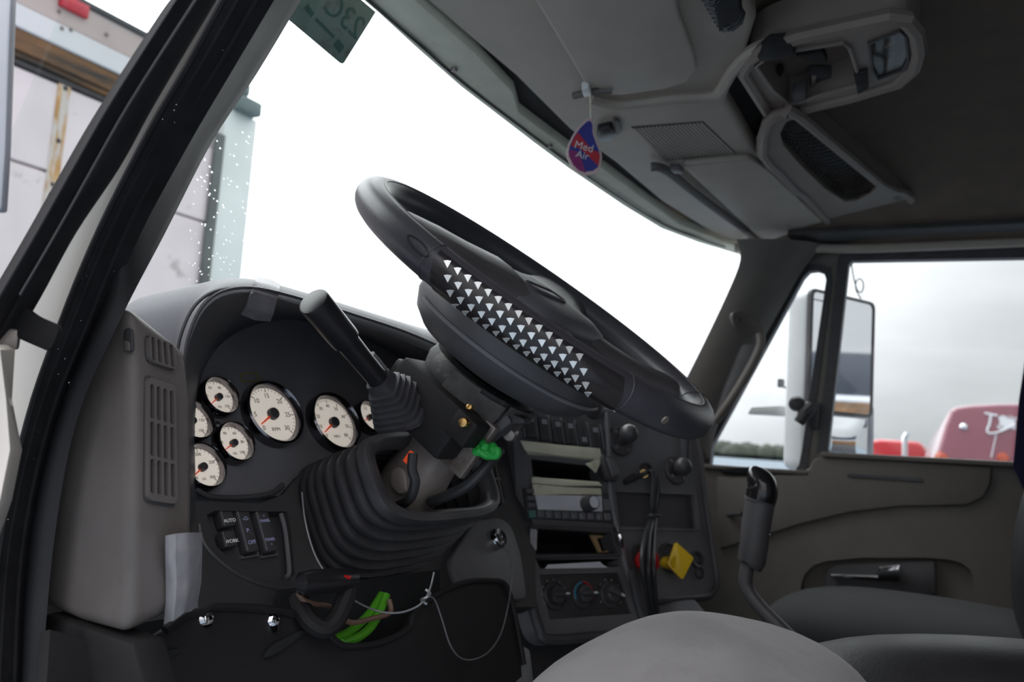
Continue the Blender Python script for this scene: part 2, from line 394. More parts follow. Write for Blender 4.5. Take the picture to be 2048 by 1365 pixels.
b = BM(); tube(b, spl(pth, 6), .0105, 10); obj('grip', b, DOORM, gh)
# dark recess behind the handle
b = BM(); rec = [(1478, 690), (1510, 690), (1500, 730), (1450, 830), (1425, 850), (1440, 790)]
slab(b, rp([PX(*p, .80)+V((-.012, -.012, 0)) for p in rec], .01), (-.7, -.7, 0), .012, .003); obj('recess', b, BLK, pil)

# ---- driver A-pillar : painted jamb, rubber seal, inner cover
def strip(L_, R_, xl, xr, bulge, name, m, parent=None, back=.03, k=5, **kw):
    A = spl([PX(*p, xl if not isinstance(xl, list) else xl[i]) for i, p in enumerate(L_)], k)
    B_ = spl([PX(*p, xr if not isinstance(xr, list) else xr[i]) for i, p in enumerate(R_)], k)
    bm = BM(); rings = []
    for a, c in zip(A, B_):
        w = (c-a); n = V((-.80, -.6, 0))
        rings.append([a+V((.01, back, 0)), a] + [a+w*t+n*(bulge*math.sin(math.pi*t)) for t in (.15, .35, .5, .65, .85)] + [c, c+V((.01, back, 0))])
    loft(bm, rings); return obj(name, bm, m, parent, ang=50, **kw)
sL = [(466, -40), (441, 0), (363, 147), (291, 274), (193, 467), (120, 642), (56, 840), (0, 1100), (-25, 1420)]
sM = [(551, -40), (527, 0), (440, 147), (360, 284), (262, 467), (190, 642), (110, 840), (55, 1100), (40, 1420)]
sR = [(625, -40), (602, 0), (514, 147), (424, 284), (330, 467), (243, 635), (154, 840), (106, 1100), (80, 1420)]
pj = strip([(436, -40), (418, 0), (318, 171), (244, 290), (132, 467), (54, 613), (-24, 760), (-60, 1000), (-90, 1420)],
           [(490, -40), (465, 0), (390, 147), (318, 274), (220, 467), (147, 642), (83, 840), (27, 1100), (5, 1420)], -.900, -.880, .002, 'trim_6', PANT,
           kind='structure', label='cream painted body pillar of the driver door opening')
sl = strip(sL, sM, -.905, -.875, .014, 'trim_7', SEAL, back=.003, kind='structure', label='ribbed black rubber door seal along the driver pillar')
strip(sM, sR, -.872, [-.70, -.71, -.735, -.76, -.81, -.876, -.878, -.878, -.878], .010, 'trim_8', PILC, kind='structure', label='black inner cover of the driver windshield pillar')
for f_ in (.28, .62, .9):
    b = BM(); tube(b, [p+V((-.013*math.sin(math.pi*f_)-.001, -.008*math.sin(math.pi*f_)-.001, 0)) for p in spl([PX(a[0]+(c[0]-a[0])*f_, a[1], -.905+.03*f_) for a, c in zip(sL, sM)], 5)], .0022, 6)
    obj('rib', b, SEAL, sl)
# water beads on the seal
b = BM()
for i in range(46):
    t = rd.random(); k_ = min(int(t*7), 6); fr_ = t*7-k_; a = sL[k_]; a2 = sL[k_+1]; c = sM[k_]; g = rd.random()
    px = a[0]+(a2[0]-a[0])*fr_+g*(c[0]-a[0]); py = a[1]+(a2[1]-a[1])*fr_
    s = rd.uniform(.0004, .0009); lathe(b, [(0, s), (s, .3*s), (s, -.4*s)], PX(px, py, -.905+.03*g)+V((-.8, -.6, 0))*(.0145*math.sin(math.pi*g)), (-.8, -.6, 0), 6)
obj('water_beads', b, CHR, sl, kind='stuff')
# ---- open driver door at the far left: window frame bar, check strap, cream edge
dd = thing('door_2', 'open driver door at the left edge with black window frame', loc=(-.98, .70, .70), kind='structure')
fl = [(390, -40), (359, 0), (226, 205), (150, 335), (75, 467), (0, 595), (-60, 700)]
fm = [(420, -40), (392, 0), (262, 205), (187, 335), (113, 467), (38, 595), (-20, 700)]
fr2 = [(458, -40), (434, 0), (312, 205), (240, 335), (152, 467), (82, 595), (20, 700)]
strip(fl, fm, -.975, -.965, .012, 'window_frame', SEAL, dd)
strip(fm, fr2, -.965, -.945, .006, 'frame_seal', SEAL, dd)
b = BM(); tube(b, spl([PX(a, c, -.978) for a, c in [(418, -40), (391, 0), (260, 205), (186, 335), (112, 467), (40, 590)]], 4), .0007, 6); obj('seam', b, BLK2, dd)
b = BM(); loft(b, [[PX(*p, -.99), PX(*q, -.97), PX(*q, -.97)+V((.02, .06, 0)), PX(*p, -.99)+V((.02, .06, 0))] for p, q in zip(
    [(-30, 690), (0, 700), (12, 800), (20, 900), (0, 1000), (-40, 1100)], [(14, 690), (30, 700), (24, 800), (44, 900), (24, 1000), (-10, 1100)])]); obj('door_edge', b, PANT, dd, ang=60)
b = BM(); slab(b, rp([PX(*p, -.955) for p in [(0, 592), (20, 590), (75, 632), (122, 652), (100, 705), (60, 688), (2, 662)]], .006), (-.8, -.6, 0), .008, .002)
cs = obj('door_check_strap', b, SEAL, label='short black strap between driver pillar and open door', cat='strap')
b = BM(); rbox(b, PX(14, 678, -.957), *axes((-.8, -.6, 0)), .016, .014, .006, .002); obj('buckle', b, STL, cs)
b = BM(); slab(b, [PX(*p, -1.02) for p in [(0, -20), (22, -20), (19, 60), (10, 300), (2, 420), (-20, 420), (-20, -20)]], (-.8, -.6, 0), .01, .002); obj('rear_window_frame', b, GRY, dd)

# ---- passenger door
DX = .88
b = BM(); slab(b, rp([V((-1.00, .74, .10)), V((-1.72, 1.02, .10)), V((-1.72, 1.02, .90)), V((-1.00, .74, .92))], .06), (.36, -.93, 0), .07, .015); obj('lower_panel', b, DOORM, dd)  # unseen lower half of the open driver door, added to cut side light
d1 = thing('door_1', 'grey passenger door panel with chrome handle', loc=(.88, 0, .15), kind='structure')
P8 = lambda px, py, x=DX: PX(px, py, x)
out = [V((DX, .62, .15)), V((DX, .62, .864)), V((DX, .345, .868)), V((DX, .325, .915)), V((DX, -.395, .925)), V((DX, -.395, .15))]
recs = [(1602, 1240), (1602, 1170), (1610, 1148), (1626, 1132), (1650, 1123), (1720, 1116), (1850, 1116), (1900, 1120), (1924, 1127), (1940, 1140), (1947, 1160), (1948, 1240)]
b = BM(); slabh(b, out, [[P8(*p) for p in recs]], (-1, 0, 0), .03); obj('trim_panel', b, DOORM, d1)
b = BM(); slab(b, [V((DX+.035, .6, .2)), V((DX+.035, .6, .86)), V((DX+.035, -.6, .9)), V((DX+.035, -.6, .2))], (-1, 0, 0), .01); obj('recess_cup', b, DOORM, d1)
up8 = [(1432, 955), (1600, 950), (1618, 938), (1628, 918), (1650, 914), (1800, 922), (1984, 934), (1982, 968), (1968, 996), (1935, 1011), (1880, 1013), (1800, 1014), (1700, 1026), (1600, 1050), (1500, 1082), (1438, 1100)]
b = BM(); slab(b, [P8(*p, .866) for p in up8], (-1, 0, 0), .016, .005, 3); obj('upper_panel', b, DOORM, d1)
b = BM(); slab(b, rp([P8(*p, .862) for p in [(1694, 947), (1845, 957), (1845, 966), (1694, 955)]], .004), (-1, 0, 0), .003, .001); obj('contour_shade', b, BLK, d1)  # dark slab paints the shade of a soft indentation in the panel
b = BM(); slab(b, [V((.852, .315, .918)), V((.92, .315, .918)), V((.92, -.395, .929)), V((.852, -.395, .929))], UZ, .012, .004); obj('window_ledge', b, DOORM, d1)
b = BM(); slab(b, [V((.862, .60, .868)), V((.92, .60, .868)), V((.92, .345, .871)), V((.862, .345, .871))], UZ, .01, .003); obj('quarter_ledge', b, DOORM, d1)
b = BM(); slab(b, rp([P8(*p, .89) for p in [(1648, 1190), (1652, 1146), (1670, 1130), (1870, 1122), (1872, 1190)]], .008), (-1, 0, 0), .008, .002); obj('handle_bezel', b, BLK, d1)
hd = BM(); slab(hd, rp([P8(*p, .876) for p in [(1660, 1149), (1800, 1153), (1800, 1164), (1662, 1158)]], .003), (-1, 0, 0), .008, .002)
slab(hd, rp([P8(*p, .872) for p in [(1757, 1135), (1800, 1130), (1800, 1160), (1755, 1158)]], .004), (-1, 0, -.2), .008, .003); obj('door_handle', hd, CHR, d1, label='chrome inner door handle')
b = BM(); tube(b, [P8(1455, 1030, .862), P8(1466, 1029, .85), P8(1484, 1029, .83)], [.006, .005, .0055], 8); obj('lock_pin', b, BLK, d1)
b = BM(); slab(b, [P8(*p, .858) for p in [(1440, 937), (1500, 934), (1530, 941), (1528, 947), (1445, 945)]], (-.5, 0, .8), .006, .001); obj('felt_strip', b, NET, d1)
# window frames (grey shell, divider, rubbers)
FXX = .893
q = lambda px, py: PX(px, py, FXX)
vent = [(1423, 893), (1419, 938), (1588, 944), (1598, 930), (1603, 905), (1652, 560), (1648, 546), (1634, 541), (1618, 543), (1606, 556)]
vent_o = [(1404, 890), (1402, 955), (1600, 958), (1614, 935), (1618, 905), (1664, 560), (1660, 536), (1640, 528), (1614, 530), (1592, 548)]
win = [q(1656, 900), q(1662, 907), V((FXX, -.36, .926)), V((FXX, -.36, 1.374)), q(1704, 522), q(1697, 530)]
win_o = [q(1634, 905), q(1640, 922), V((FXX, -.40, .910)), V((FXX, -.40, 1.394)), q(1690, 502), q(1676, 515)]
def shrink(pts, o): return [V((o, p.y, p.z)) for p in pts]
def bar(pts, nm, x=FXX+.003, m=DOORM):
    b = BM(); slab(b, [PX(*p, x) for p in pts], (-1, 0, 0), .04, .003); obj(nm, b, m, d1)
bar([(1662, 530), (1680, 508), (1690, 505), (1636, 918), (1612, 940), (1616, 905)], 'divider_bar')
bar([(1598, 500), (1640, 490), (1684, 490), (1684, 508), (1660, 537), (1640, 529), (1614, 531), (1593, 549), (1404, 891), (1390, 885), (1578, 540)], 'quarter_frame')
bar([(1680, 492), (2200, 482), (2200, 502), (1690, 505), (1676, 515)], 'top_frame')
b = BM(); slabh(b, [q(*p) for p in vent_o], [[q(*p) for p in vent]], (-1, 0, 0), .03); obj('quarter_seal', b, RUB, d1)
b = BM(); slabh(b, win_o, [win], (-1, 0, 0), .03); obj('window_seal', b, RUB, d1)
b = BM(); slab(b, [PX(*p, .915) for p in vent], (-1, 0, 0), .004); obj('window_2', b, GL2, kind='structure', label='small triangular quarter window of the passenger door')
b = BM(); slab(b, shrink(win, .912), (-1, 0, 0), .004); obj('window_3', b, GL2, kind='structure', label='passenger door window pane with grey sky behind')
# quarter window latch
lt = thing('window_latch', 'black twist latch of the passenger quarter window', 'latch', PX(1608, 840, .87))
u, v, n = axes((-1, 0, 0), (0, 0, 1))
b = BM(); slab(b, rp([PX(*p, .872) for p in [(1618, 808), (1640, 805), (1634, 858), (1614, 852)]], .006), (-1, 0, 0), .02, .003); obj('base', b, BLK, lt)
b = BM(); tube(b, [PX(1622, 815, .865), PX(1608, 830, .845), PX(1597, 846, .845)], [.017, .016, .013], 10); obj('lever', b, BLK, lt)
b = BM(); lathe(b, [(0, .016), (.013, .013), (.019, .004), (.019, -.004), (.013, -.013), (0, -.016)], PX(1593, 808, .86), (-.9, -.3, 0), 18); obj('thumb_knob', b, BLK, lt)
# roof side seal over the passenger door
b = BM(); tube(b, spl([PX(1470, 496, .84), PX(1560, 494, .85), PX(1640, 497, .862), V((.868, .2, 1.405)), V((.87, -.2, 1.408)), V((.87, -.7, 1.41))], 5), .011, 10)
obj('trim_9', b, OVH, kind='structure', label='grey roof edge trim above the passenger window')
b = BM(); slab(b, [V((.80, .40, 1.43)), V((.80, -.7, 1.435)), V((.9, -.7, 1.42)), V((.9, .40, 1.415))], (-.3, 0, -1), .02, .004)
obj('trim_10', b, BLK2, kind='structure', label='black strip between headliner and passenger door trim')
# seat belt hanging at the right edge
b = BM(); loft(b, [[p+V((0, -.02, 0)), p+V((0, .022, 0)), p+V((.003, .022, 0)), p+V((.003, -.02, 0))] for p in [V((.845, -.30, 1.39)), PX(2100, 620, .835), PX(2074, 720, .83), PX(2062, 800, .83), PX(2050, 935, .83), PX(2080, 1000, .835), V((.84, -.17, .70))]])
obj('seat_belt', b, mat('navy_webbing', (30, 30, 66), .8), label='dark navy seat belt webbing at the right window edge', cat='seat belt')
# ================================================================== OVERHEAD
ON = V((0, -.13, -1)).normalized(); OP = V((0, .6, 1.43))
def OV(px, py, d=0.0): return PL(px, py, OP+ON*d, ON)
fe = [(780, -60), (843, 0), (934, 77), (1030, 157), (1139, 264), (1231, 330), (1322, 406), (1450, 485), (1505, 492)]
pts = [V((-.76, .55, 0)), V((-.6, .585, 0))]
pts = [OP + V((p.x, p.y-.6, -.13*(p.y-.6))) for p in pts] + [OV(*p) for p in fe] + [OV(*p) for p in [(1690, 470), (1650, 432), (1600, 385), (1526, 312), (1512, 301), (1454, 204), (1466, 168), (1488, 124)]]
pts += [OP + V((x, y-.6, -.13*(y-.6))) for x, y in [(-.2, .26), (-.76, .26)]]
os_ = thing('overhead_shelf', 'grey moulded overhead shelf above the windshield with speaker grille', 'shelf', (0, .4, 1.43))
b = BM(); slab(b, pts, ON, .045, .012, 3); obj('shell', b, OVH, os_)
# lip bead along the cubby edge that runs up to the console
b = BM(); tube(b, spl([OV(*p, .004) for p in [(1180, 196), (1240, 208), (1340, 196), (1415, 192), (1440, 180), (1465, 140), (1500, 105), (1560, 78)]], 5), .010, 8); obj('edge_bead', b, OVH, os_)
# grille bars
for i in range(19):
    t = i/18; a = (1268+(1402-1268)*t, 257-11*t); c = (1335+(1466-1335)*t, 319-13*t)
    A, B_ = OV(*a, .001), OV(*c, .001); d = (B_-A).normalized(); w = d.cross(ON)
    b = BM(); rbox(b, (A+B_)/2, d, w, ON, (B_-A).length, .0042, .003, .001, 1); obj('grille_bar', b, OVH, os_)
b = BM(); slab(b, [OV(*p, .0006) for p in [(1262, 254), (1406, 243), (1472, 306), (1332, 322)]], ON, .002); obj('grille_recess', b, BLK2, os_)
b = BM(); slab(b, rp([OV(*p, .012) for p in [(1196, 262), (1222, 256), (1232, 268), (1226, 284), (1204, 288), (1194, 278)]], .006), ON, .014, .003); obj('latch', b, GLB, os_)
b = BM(); slab(b, rp([OV(*p, .006) for p in [(1226, 240), (1240, 244), (1244, 262), (1234, 272), (1224, 258)]], .006), ON, .008, .002); obj('latch_pocket', b, TRIM, os_)
b = BM(); slab(b, [OV(*p, -.03) for p in [(1440, 130), (1500, 90), (1570, 220), (1560, 340), (1480, 330)]], ON, .004); obj('cubby_back', b, NET, os_)
b = BM(); slab(b, [OV(*p, .002) for p in [(1516, 306), (1548, 322), (1690, 462), (1670, 474)]], ON, .006, .001); obj('rear_gap', b, BLK2, os_)
# sun visors
vs = thing('sun_visor', 'grey driver sun visor folded against the overhead shelf', 'sun visor', OV(1230, 80, .012))
pv = [OV(*p, .016) for p in [(1040, -50), (1068, 0), (1120, 85), (1168, 166), (1190, 176), (1216, 190), (1240, 192), (1330, 180), (1376, 166), (1394, 140), (1388, 110), (1362, 40), (1340, -50)]]
b = BM(); slab(b, pv, ON, .014, .005, 3); obj('pad', b, OVH, vs)
b = BM(); tube(b, [OV(1148, 192, .012), OV(1180, 184, .016), OV(1224, 180, .016)], .006, 8); obj('pivot_rod', b, TRIM, vs)
b = BM(); slab(b, rp([OV(*p, .022) for p in [(1163, 180), (1178, 174), (1184, 192), (1168, 196)]], .004), ON, .012, .002); obj('clip', b, SHEL, vs, label='white plastic visor clip')
vp = thing('sun_visor', 'grey passenger sun visor folded above the far windshield corner', 'sun visor', OV(1540, 420, .012))
b = BM(); slab(b, rp([OV(*p, .014) for p in [(1362, 332), (1425, 326), (1500, 320), (1540, 346), (1680, 478), (1640, 488), (1530, 489)]], .015), ON, .014, .005, 3); obj('pad', b, OVH, vp)
b = BM(); tube(b, spl([OV(*p, .012) for p in [(1302, 334), (1330, 340), (1400, 395), (1525, 486)]], 4), .009, 8); obj('pivot_rod', b, TRIM, vp)
b = BM(); rbox(b, OV(1354, 338, .018), UX, UY, ON, .028, .02, .012, .003); obj('clip', b, BLK, vp)
# centre console pod with tray and dome lamp
CP = V((0, .3, 1.478)); CN = V((.05, .02, -1)).normalized()
def CV(px, py, d=0.0): return PL(px, py, CP+CN*d, CN)
pod = thing('overhead_console', 'grey overhead console with open tray and dome lamp', 'console', (0, .2, 1.47))
po = [(1486, 142), (1500, 116), (1530, 97), (1600, 72), (1700, 50), (1780, 33), (1812, 38), (1832, 62), (1838, 100), (1828, 135), (1795, 165), (1700, 194), (1620, 213), (1550, 238), (1536, 222)]
tray = [(1512, 132), (1545, 108), (1640, 93), (1686, 86), (1700, 96), (1714, 140), (1718, 168), (1640, 190), (1600, 204), (1578, 208), (1546, 180)]
lamp = [(1738, 86), (1800, 62), (1812, 72), (1817, 120), (1806, 140), (1756, 158), (1745, 140)]
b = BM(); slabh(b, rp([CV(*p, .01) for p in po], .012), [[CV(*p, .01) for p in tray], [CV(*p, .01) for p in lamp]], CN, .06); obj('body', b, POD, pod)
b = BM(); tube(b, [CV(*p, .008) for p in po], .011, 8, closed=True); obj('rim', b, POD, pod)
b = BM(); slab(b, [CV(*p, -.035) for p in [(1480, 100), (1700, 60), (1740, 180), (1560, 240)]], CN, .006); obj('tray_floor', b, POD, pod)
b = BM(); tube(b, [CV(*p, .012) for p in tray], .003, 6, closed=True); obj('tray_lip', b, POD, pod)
b = BM(); slab(b, rp([CV(*p, .02) for p in [(1538, 95), (1584, 92), (1592, 112), (1520, 126), (1514, 116)]], .004), CN, .02, .003); obj('clip', b, NET, pod)
b = BM(); slab(b, rp([CV(*p, -.02) for p in [(1545, 160), (1560, 138), (1568, 144), (1552, 168)]], .003), CN, .01, .002); obj('switch', b, NET, pod)
b = BM(); slab(b, rp([CV(*p, -.012) for p in [(1590, 112), (1645, 104), (1655, 126), (1620, 124)]], .004), CN, .012, .002); obj('bracket', b, NET, pod)
b = BM(); slab(b, [CV(*p, -.012) for p in [(1618, 155), (1664, 156), (1666, 176), (1640, 180), (1620, 172)]], CN, .02, .002); obj('cup_recess', b, BLK2, pod)
b = BM(); slab(b, [CV(*p, -.006) for p in [(1623, 158), (1632, 157), (1630, 174), (1621, 174)]], CN, .006, .001); obj('bright_edge', b, POD, pod)
b = BM(); slab(b, rp([CV(*p, .014) for p in [(1585, 190), (1612, 186), (1612, 214), (1588, 214)]], .004), CN, .02, .003); obj('knob', b, BLK2, pod)
b = BM(); slab(b, rp([CV(*p, .016) for p in [(1707, 150), (1735, 142), (1737, 178), (1716, 190)]], .004), CN, .016, .003); obj('hook', b, NET, pod)
b = BM(); slab(b, [CV(*p, -.018) for p in lamp], CN, .004); obj('lamp_housing', b, NET, pod)
b = BM(); slab(b, [CV(*p, .010) for p in lamp], CN, .002); obj('lamp_lens', b, LENS, pod)
b = BM(); tube(b, [CV(*p, .012) for p in lamp], .0025, 6, closed=True); obj('lamp_bezel', b, BLK2, pod)
for p in [(1758, 118), (1789, 76), (1794, 104)]:
    b = BM(); c = CV(*p, -.008); tube(b, [c, c+V((.006, .004, 0)), c+V((.018, .012, 0))], [.004, .006, .005], 10); obj('bulb_socket', b, BRS, pod)
b = BM(); tube(b, [CV(1750, 92, -.008), CV(1768, 88, -.008)], .005, 10); obj('bulb', b, LENS, pod)
# net pocket on the passenger side
npk = thing('net_pocket', 'black net storage pocket beside the overhead console', 'storage net', OV(1660, 330))
po = [(1536, 244), (1570, 226), (1600, 232), (1762, 368), (1800, 382), (1822, 396), (1818, 414), (1790, 436), (1740, 462), (1690, 470), (1640, 425), (1606, 388), (1592, 380), (1560, 345), (1524, 306)]
ho = [(1560, 268), (1572, 244), (1592, 238), (1680, 310), (1758, 372), (1740, 388), (1712, 402), (1690, 404), (1650, 378), (1600, 330), (1566, 290)]
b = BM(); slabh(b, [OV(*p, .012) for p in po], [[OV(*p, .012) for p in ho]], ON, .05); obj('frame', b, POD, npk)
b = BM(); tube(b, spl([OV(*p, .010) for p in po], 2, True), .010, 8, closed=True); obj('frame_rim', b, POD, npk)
b = BM(); slab(b, [OV(*p, -.03) for p in ho], ON, .004); obj('pocket_back', b, BLK2, npk)
b = BM(); A, B_, C_, D_ = OV(1548, 262, .004), OV(1594, 232, .004), OV(1762, 372, .004), OV(1692, 410, .004)
for i in range(25):
    for rev in (0, 1):
        t = i/24
        a = A.lerp(D_, t); c = B_.lerp(C_, min(1, max(0, t+(.18 if rev else -.18))))
        tube(b, [a, a.lerp(c, .5)+ON*.006, c], .0011, 4)
obj('net', b, NET, npk)
b = BM(); slab(b, rp([OV(*p, .014) for p in [(1788, 398), (1800, 394), (1804, 400), (1792, 404)]], .002), ON, .003, .001); obj('snap', b, BLK, npk)
# coiled cord hanging at the top edge
b = BM(); A, B_ = CV(1408, -60, .01), CV(1462, 38, .03); u, v, n = axes(B_-A); ph = []
for i in range(150): ph.append(A.lerp(B_, i/149)+u*(.016*math.cos(i*.75))+v*(.016*math.sin(i*.75)))
mcord = thing('coiled_cord', 'black coiled radio cord hanging at the top of the windshield console', 'cord', B_)
tube(b, ph, .0035, 6); obj('coil', b, BWIR, mcord)
b = BM(); slab(b, rp([CV(*p, .045) for p in [(1432, 22), (1478, 12), (1484, 30), (1450, 58), (1438, 66)]], .006), CN, .03, .005); obj('plug', b, NET, mcord)
# air freshener
hk = OV(1180, 186, .02); dpt = (hk-CAM).dot(cF); FN = V((-.87, -.49, 0)).normalized()
def FR(px, py, d=0.0): return PL(px, py, hk+V((0, 0, -.02))+FN*d, FN)
drop = [(1182, 234), (1187, 243), (1187, 262), (1194, 282), (1202, 302), (1204, 318), (1199, 340), (1188, 348), (1170, 350), (1155, 344), (1143, 332), (1135, 316), (1133, 305), (1136, 290), (1146, 269), (1161, 249), (1174, 237)]
af = thing('air_freshener', 'drop shaped blue and red air freshener card hanging from the visor', 'air freshener', FR(1170, 350))
b = BM(); slab(b, spl([FR(*p) for p in drop], 3, True), FN, .004, .0006); obj('card', b, PNK, af)
def ins(p, k=.88): return (1168+(p[0]-1168)*k, 296+(p[1]-296)*k)
def patch(name, pts, m, d):
    b = BM(); slab(b, [FR(*p, d) for p in pts], FN, .0006); obj(name, b, m, af)
dr = [ins(p) for p in drop]
patch('blue_field', dr, NAVY, .0008)
patch('red_band', [(1156, 265), (1149, 274), (1141, 292), (1160, 297), (1197, 332), (1200, 312), (1196, 304), (1182, 298)], RED, .0014)
patch('purple_field', [(1139, 299), (1138, 312), (1147, 330), (1158, 341), (1172, 346), (1164, 322), (1156, 304)], PUR, .0014)
tu = (FR(1200, 300)-FR(1140, 284)).normalized(); tv = FN.cross(tu)
b = BM(); text(b, 'Med', .0165, FR(1168, 294, .002), tu, tv, FN); text(b, 'Air', .0155, FR(1165, 311, .002), tu, tv, FN); obj('lettering', b, WHT, af)
b = BM(); tube(b, [hk, hk.lerp(FR(1181, 234), .5)+V((.001, 0, 0)), FR(1181, 236)], .0009, 6); obj('cord', b, CRE, af)
# permit sticker on the windshield
st = [(578, 40), (684, 128), (700, 104), (752, 24), (690, -60), (640, -60)]
SP = WS(660, 60, .004); SNn = V((-.05, -.91, -.41)).normalized()
def SK(px, py, d=0): return PL(px, py, SP+SNn*d, SNn)
b = BM(); slab(b, [SK(*p) for p in [(578, 40), (680, 126), (685, 128), (689, 125), (752, 24), (640, -70)]], SNn, .0012)
sk = obj('windshield_sticker', b, STK, label='grey green permit sticker in the upper windshield corner by the pillar', cat='sticker')
su = (SK(684, 128)-SK(578, 40)).normalized(); sv = SNn.cross(su)
b = BM(); text(b, '23C', .042, SK(690, 34, .0006), su, sv, SNn, mirror=True); obj('digits', b, STKP, sk)
b = BM()
for (a0, a1, w) in [((612, 12), (626, 30), 9), ((632, 38), (668, 74), 5), ((672, 84), (684, 100), 16)]:
    A, B_ = SK(*a0, .0008), SK(*a1, .0008); d = (B_-A).normalized(); rbox(b, (A+B_)/2, d, SNn.cross(d), SNn, (B_-A).length, w*.0007, .0004)
obj('print', b, STKP, sk)
# ================================================================== DASHBOARD
GP = V((-.53, .734, .909)); GN = V((-.11, -.88, .46)).normalized(); GU, GV, _ = axes(GN)
def G(px, py, d=0.0): return PL(px, py, GP+GN*d, GN)
dash = thing('dashboard', 'black truck dashboard with arched instrument hood', 'dashboard', (-.45, .70, .60))
hA = [(352, 1030), (349, 860), (349, 700), (360, 628), (388, 585), (432, 560), (510, 559), (600, 582), (700, 612), (830, 652), (960, 690), (1100, 740)]
hB = [(366, 1050), (362, 860), (366, 720), (382, 650), (410, 604), (452, 580), (512, 577), (600, 598), (700, 628), (830, 672), (950, 730), (1060, 800)]
hC = [(372, 1050), (369, 860), (373, 722), (390, 655), (417, 612), (456, 590), (512, 587), (598, 610), (696, 642), (822, 688), (940, 745), (1050, 812)]
hD = [(394, 1030), (390, 860), (400, 765), (428, 705), (470, 668), (520, 648), (580, 640), (640, 648), (720, 675), (800, 716), (880, 775), (960, 840)]
cur = [spl([PY(*p, .69) for p in hA], 4), spl([PY(*p, .628) for p in hB], 4), spl([PY(*p, .624) for p in hC], 4), spl([G(*p, .002) for p in hD], 4)]
cur.insert(1, [a.lerp(c, .55)+V((0, 0, .004)) for a, c in zip(cur[0], cur[1])])
cur.insert(0, [p+V((.0, .10, -.015)) for p in cur[0]])
cur.append([p+V((0, .02, .004)) for p in cur[-1]])
b = BM(); loft(b, [list(c) for c in zip(*cur)])
obj('instrument_hood', b, PAD, dash, ang=55)
for dy in (0, .008):
    b = BM(); tube(b, [p+V((0, -.002+dy, 0)) for p in spl([PY(*p, .626) for p in [(x[0]-dy*500, x[1]) for x in hB]], 4)], .0018, 6); obj('piping', b, BLK, dash)
b = BM(); rings = [[V((x, y, .985+.02*math.sin((y-.64)*7)-(.05 if x < -.66 else 0))) for x in [-.74+1.50*j/16 for j in range(17)]] for y in (.80, .84, .88, .92, .95)]
loft(b, rings, closed=False); thick(b, .03); obj('top_pad', b, PAD, dash)
pf = [(.68, .50), (.655, .62), (.650, .80), (.665, .91), (.70, .955), (.76, .975), (.96, .972), (.96, .50)]
b = BM(); loft(b, [[V((x, y, z)) for y, z in pf] for x in (-.10, .2, .5, .80, .855)]); obj('passenger_side', b, PAD, dash, ang=40)
b = BM(); slab(b, rp([V((x, .648-.02*(z < .7), z)) for x, z in [(.40, .64), (.80, .64), (.80, .82), (.40, .82)]], .02), (0, -1, .05), .012, .004); obj('glovebox_lid', b, BLK2, dash)
# lower fascia with switch recess
fo = [(366, 1000), (400, 1003), (520, 1008), (566, 990), (600, 950), (700, 950), (860, 880), (1000, 820), (1046, 830), (1070, 1100), (1072, 1215), (860, 1215), (640, 1222), (400, 1232), (372, 1070)]
sh = [(414, 1030), (430, 1022), (574, 1024), (582, 1060), (590, 1150), (560, 1164), (520, 1158), (470, 1130), (432, 1092), (418, 1060)]
b = BM(); slabh(b, [G(*p, .012) for p in fo], [[G(*p, .012) for p in sh]], GN, .03); obj('lower_fascia', b, BLK2, dash)
b = BM(); tube(b, spl([G(*p, .012) for p in [(398, 1050), (404, 1080), (425, 1110), (470, 1146), (520, 1168), (575, 1180), (600, 1176)]], 4), .003, 8); obj('fascia_bead', b, BLK, dash)
b = BM(); tube(b, spl([G(*p, .014) for p in [(562, 1028), (570, 1060), (576, 1110), (578, 1146), (572, 1156)]], 4), .0026, 8); obj('chrome_edge', b, DGR, dash)
b = BM(); tube(b, spl([G(*p, .004) for p in [(392, 978), (420, 994), (480, 996), (540, 988), (566, 970)]], 4), .003, 8); obj('cluster_sill', b, BLK, dash)
# vent grille right of the column
b = BM(); o_ = [(948, 912), (992, 918), (1010, 996), (1002, 1012), (972, 1006)]
slab(b, [G(*p, .016) for p in o_], GN, .004); obj('vent_backing', b, NET, dash)
for i in range(5):
    t = i/4; A, B_ = G(952+36*t, 914+5*t, .02), G(976+30*t, 1006+2*t, .02); d = (B_-A).normalized()
    b = BM(); rbox(b, (A+B_)/2, d, GN.cross(d), GN, (B_-A).length, .004, .004, .001, 1); obj('vent_slat', b, TRIM, dash)
b = BM(); A, B_ = G(968, 955, .021), G(1000, 960, .021); d = (B_-A).normalized(); rbox(b, (A+B_)/2, d, GN.cross(d), GN, (B_-A).length, .0035, .004); obj('vent_bar', b, TRIM, dash)
# ignition panel
b = BM(); slab(b, rp([G(*p, .022) for p in [(952, 1040), (1000, 1034), (1024, 1050), (1044, 1110), (1056, 1200), (930, 1196), (900, 1120)]], .015), GN, .014, .004); obj('ignition_panel', b, DGR, dash)
ig = G(996, 1078, .03)
b = BM(); lathe(b, [(.0145, -.012), (.0145, .002), (.012, .006), (.0085, .005), (.0085, -.004), (0, -.004)], ig, GN, 24); lk = obj('ignition_lock', b, CHR, dash, label='chrome ignition lock')
b = BM(); rbox(b, ig+GN*.002, GU, GV, GN, .003, .012, .006); obj('key_slot', b, BLK, lk)
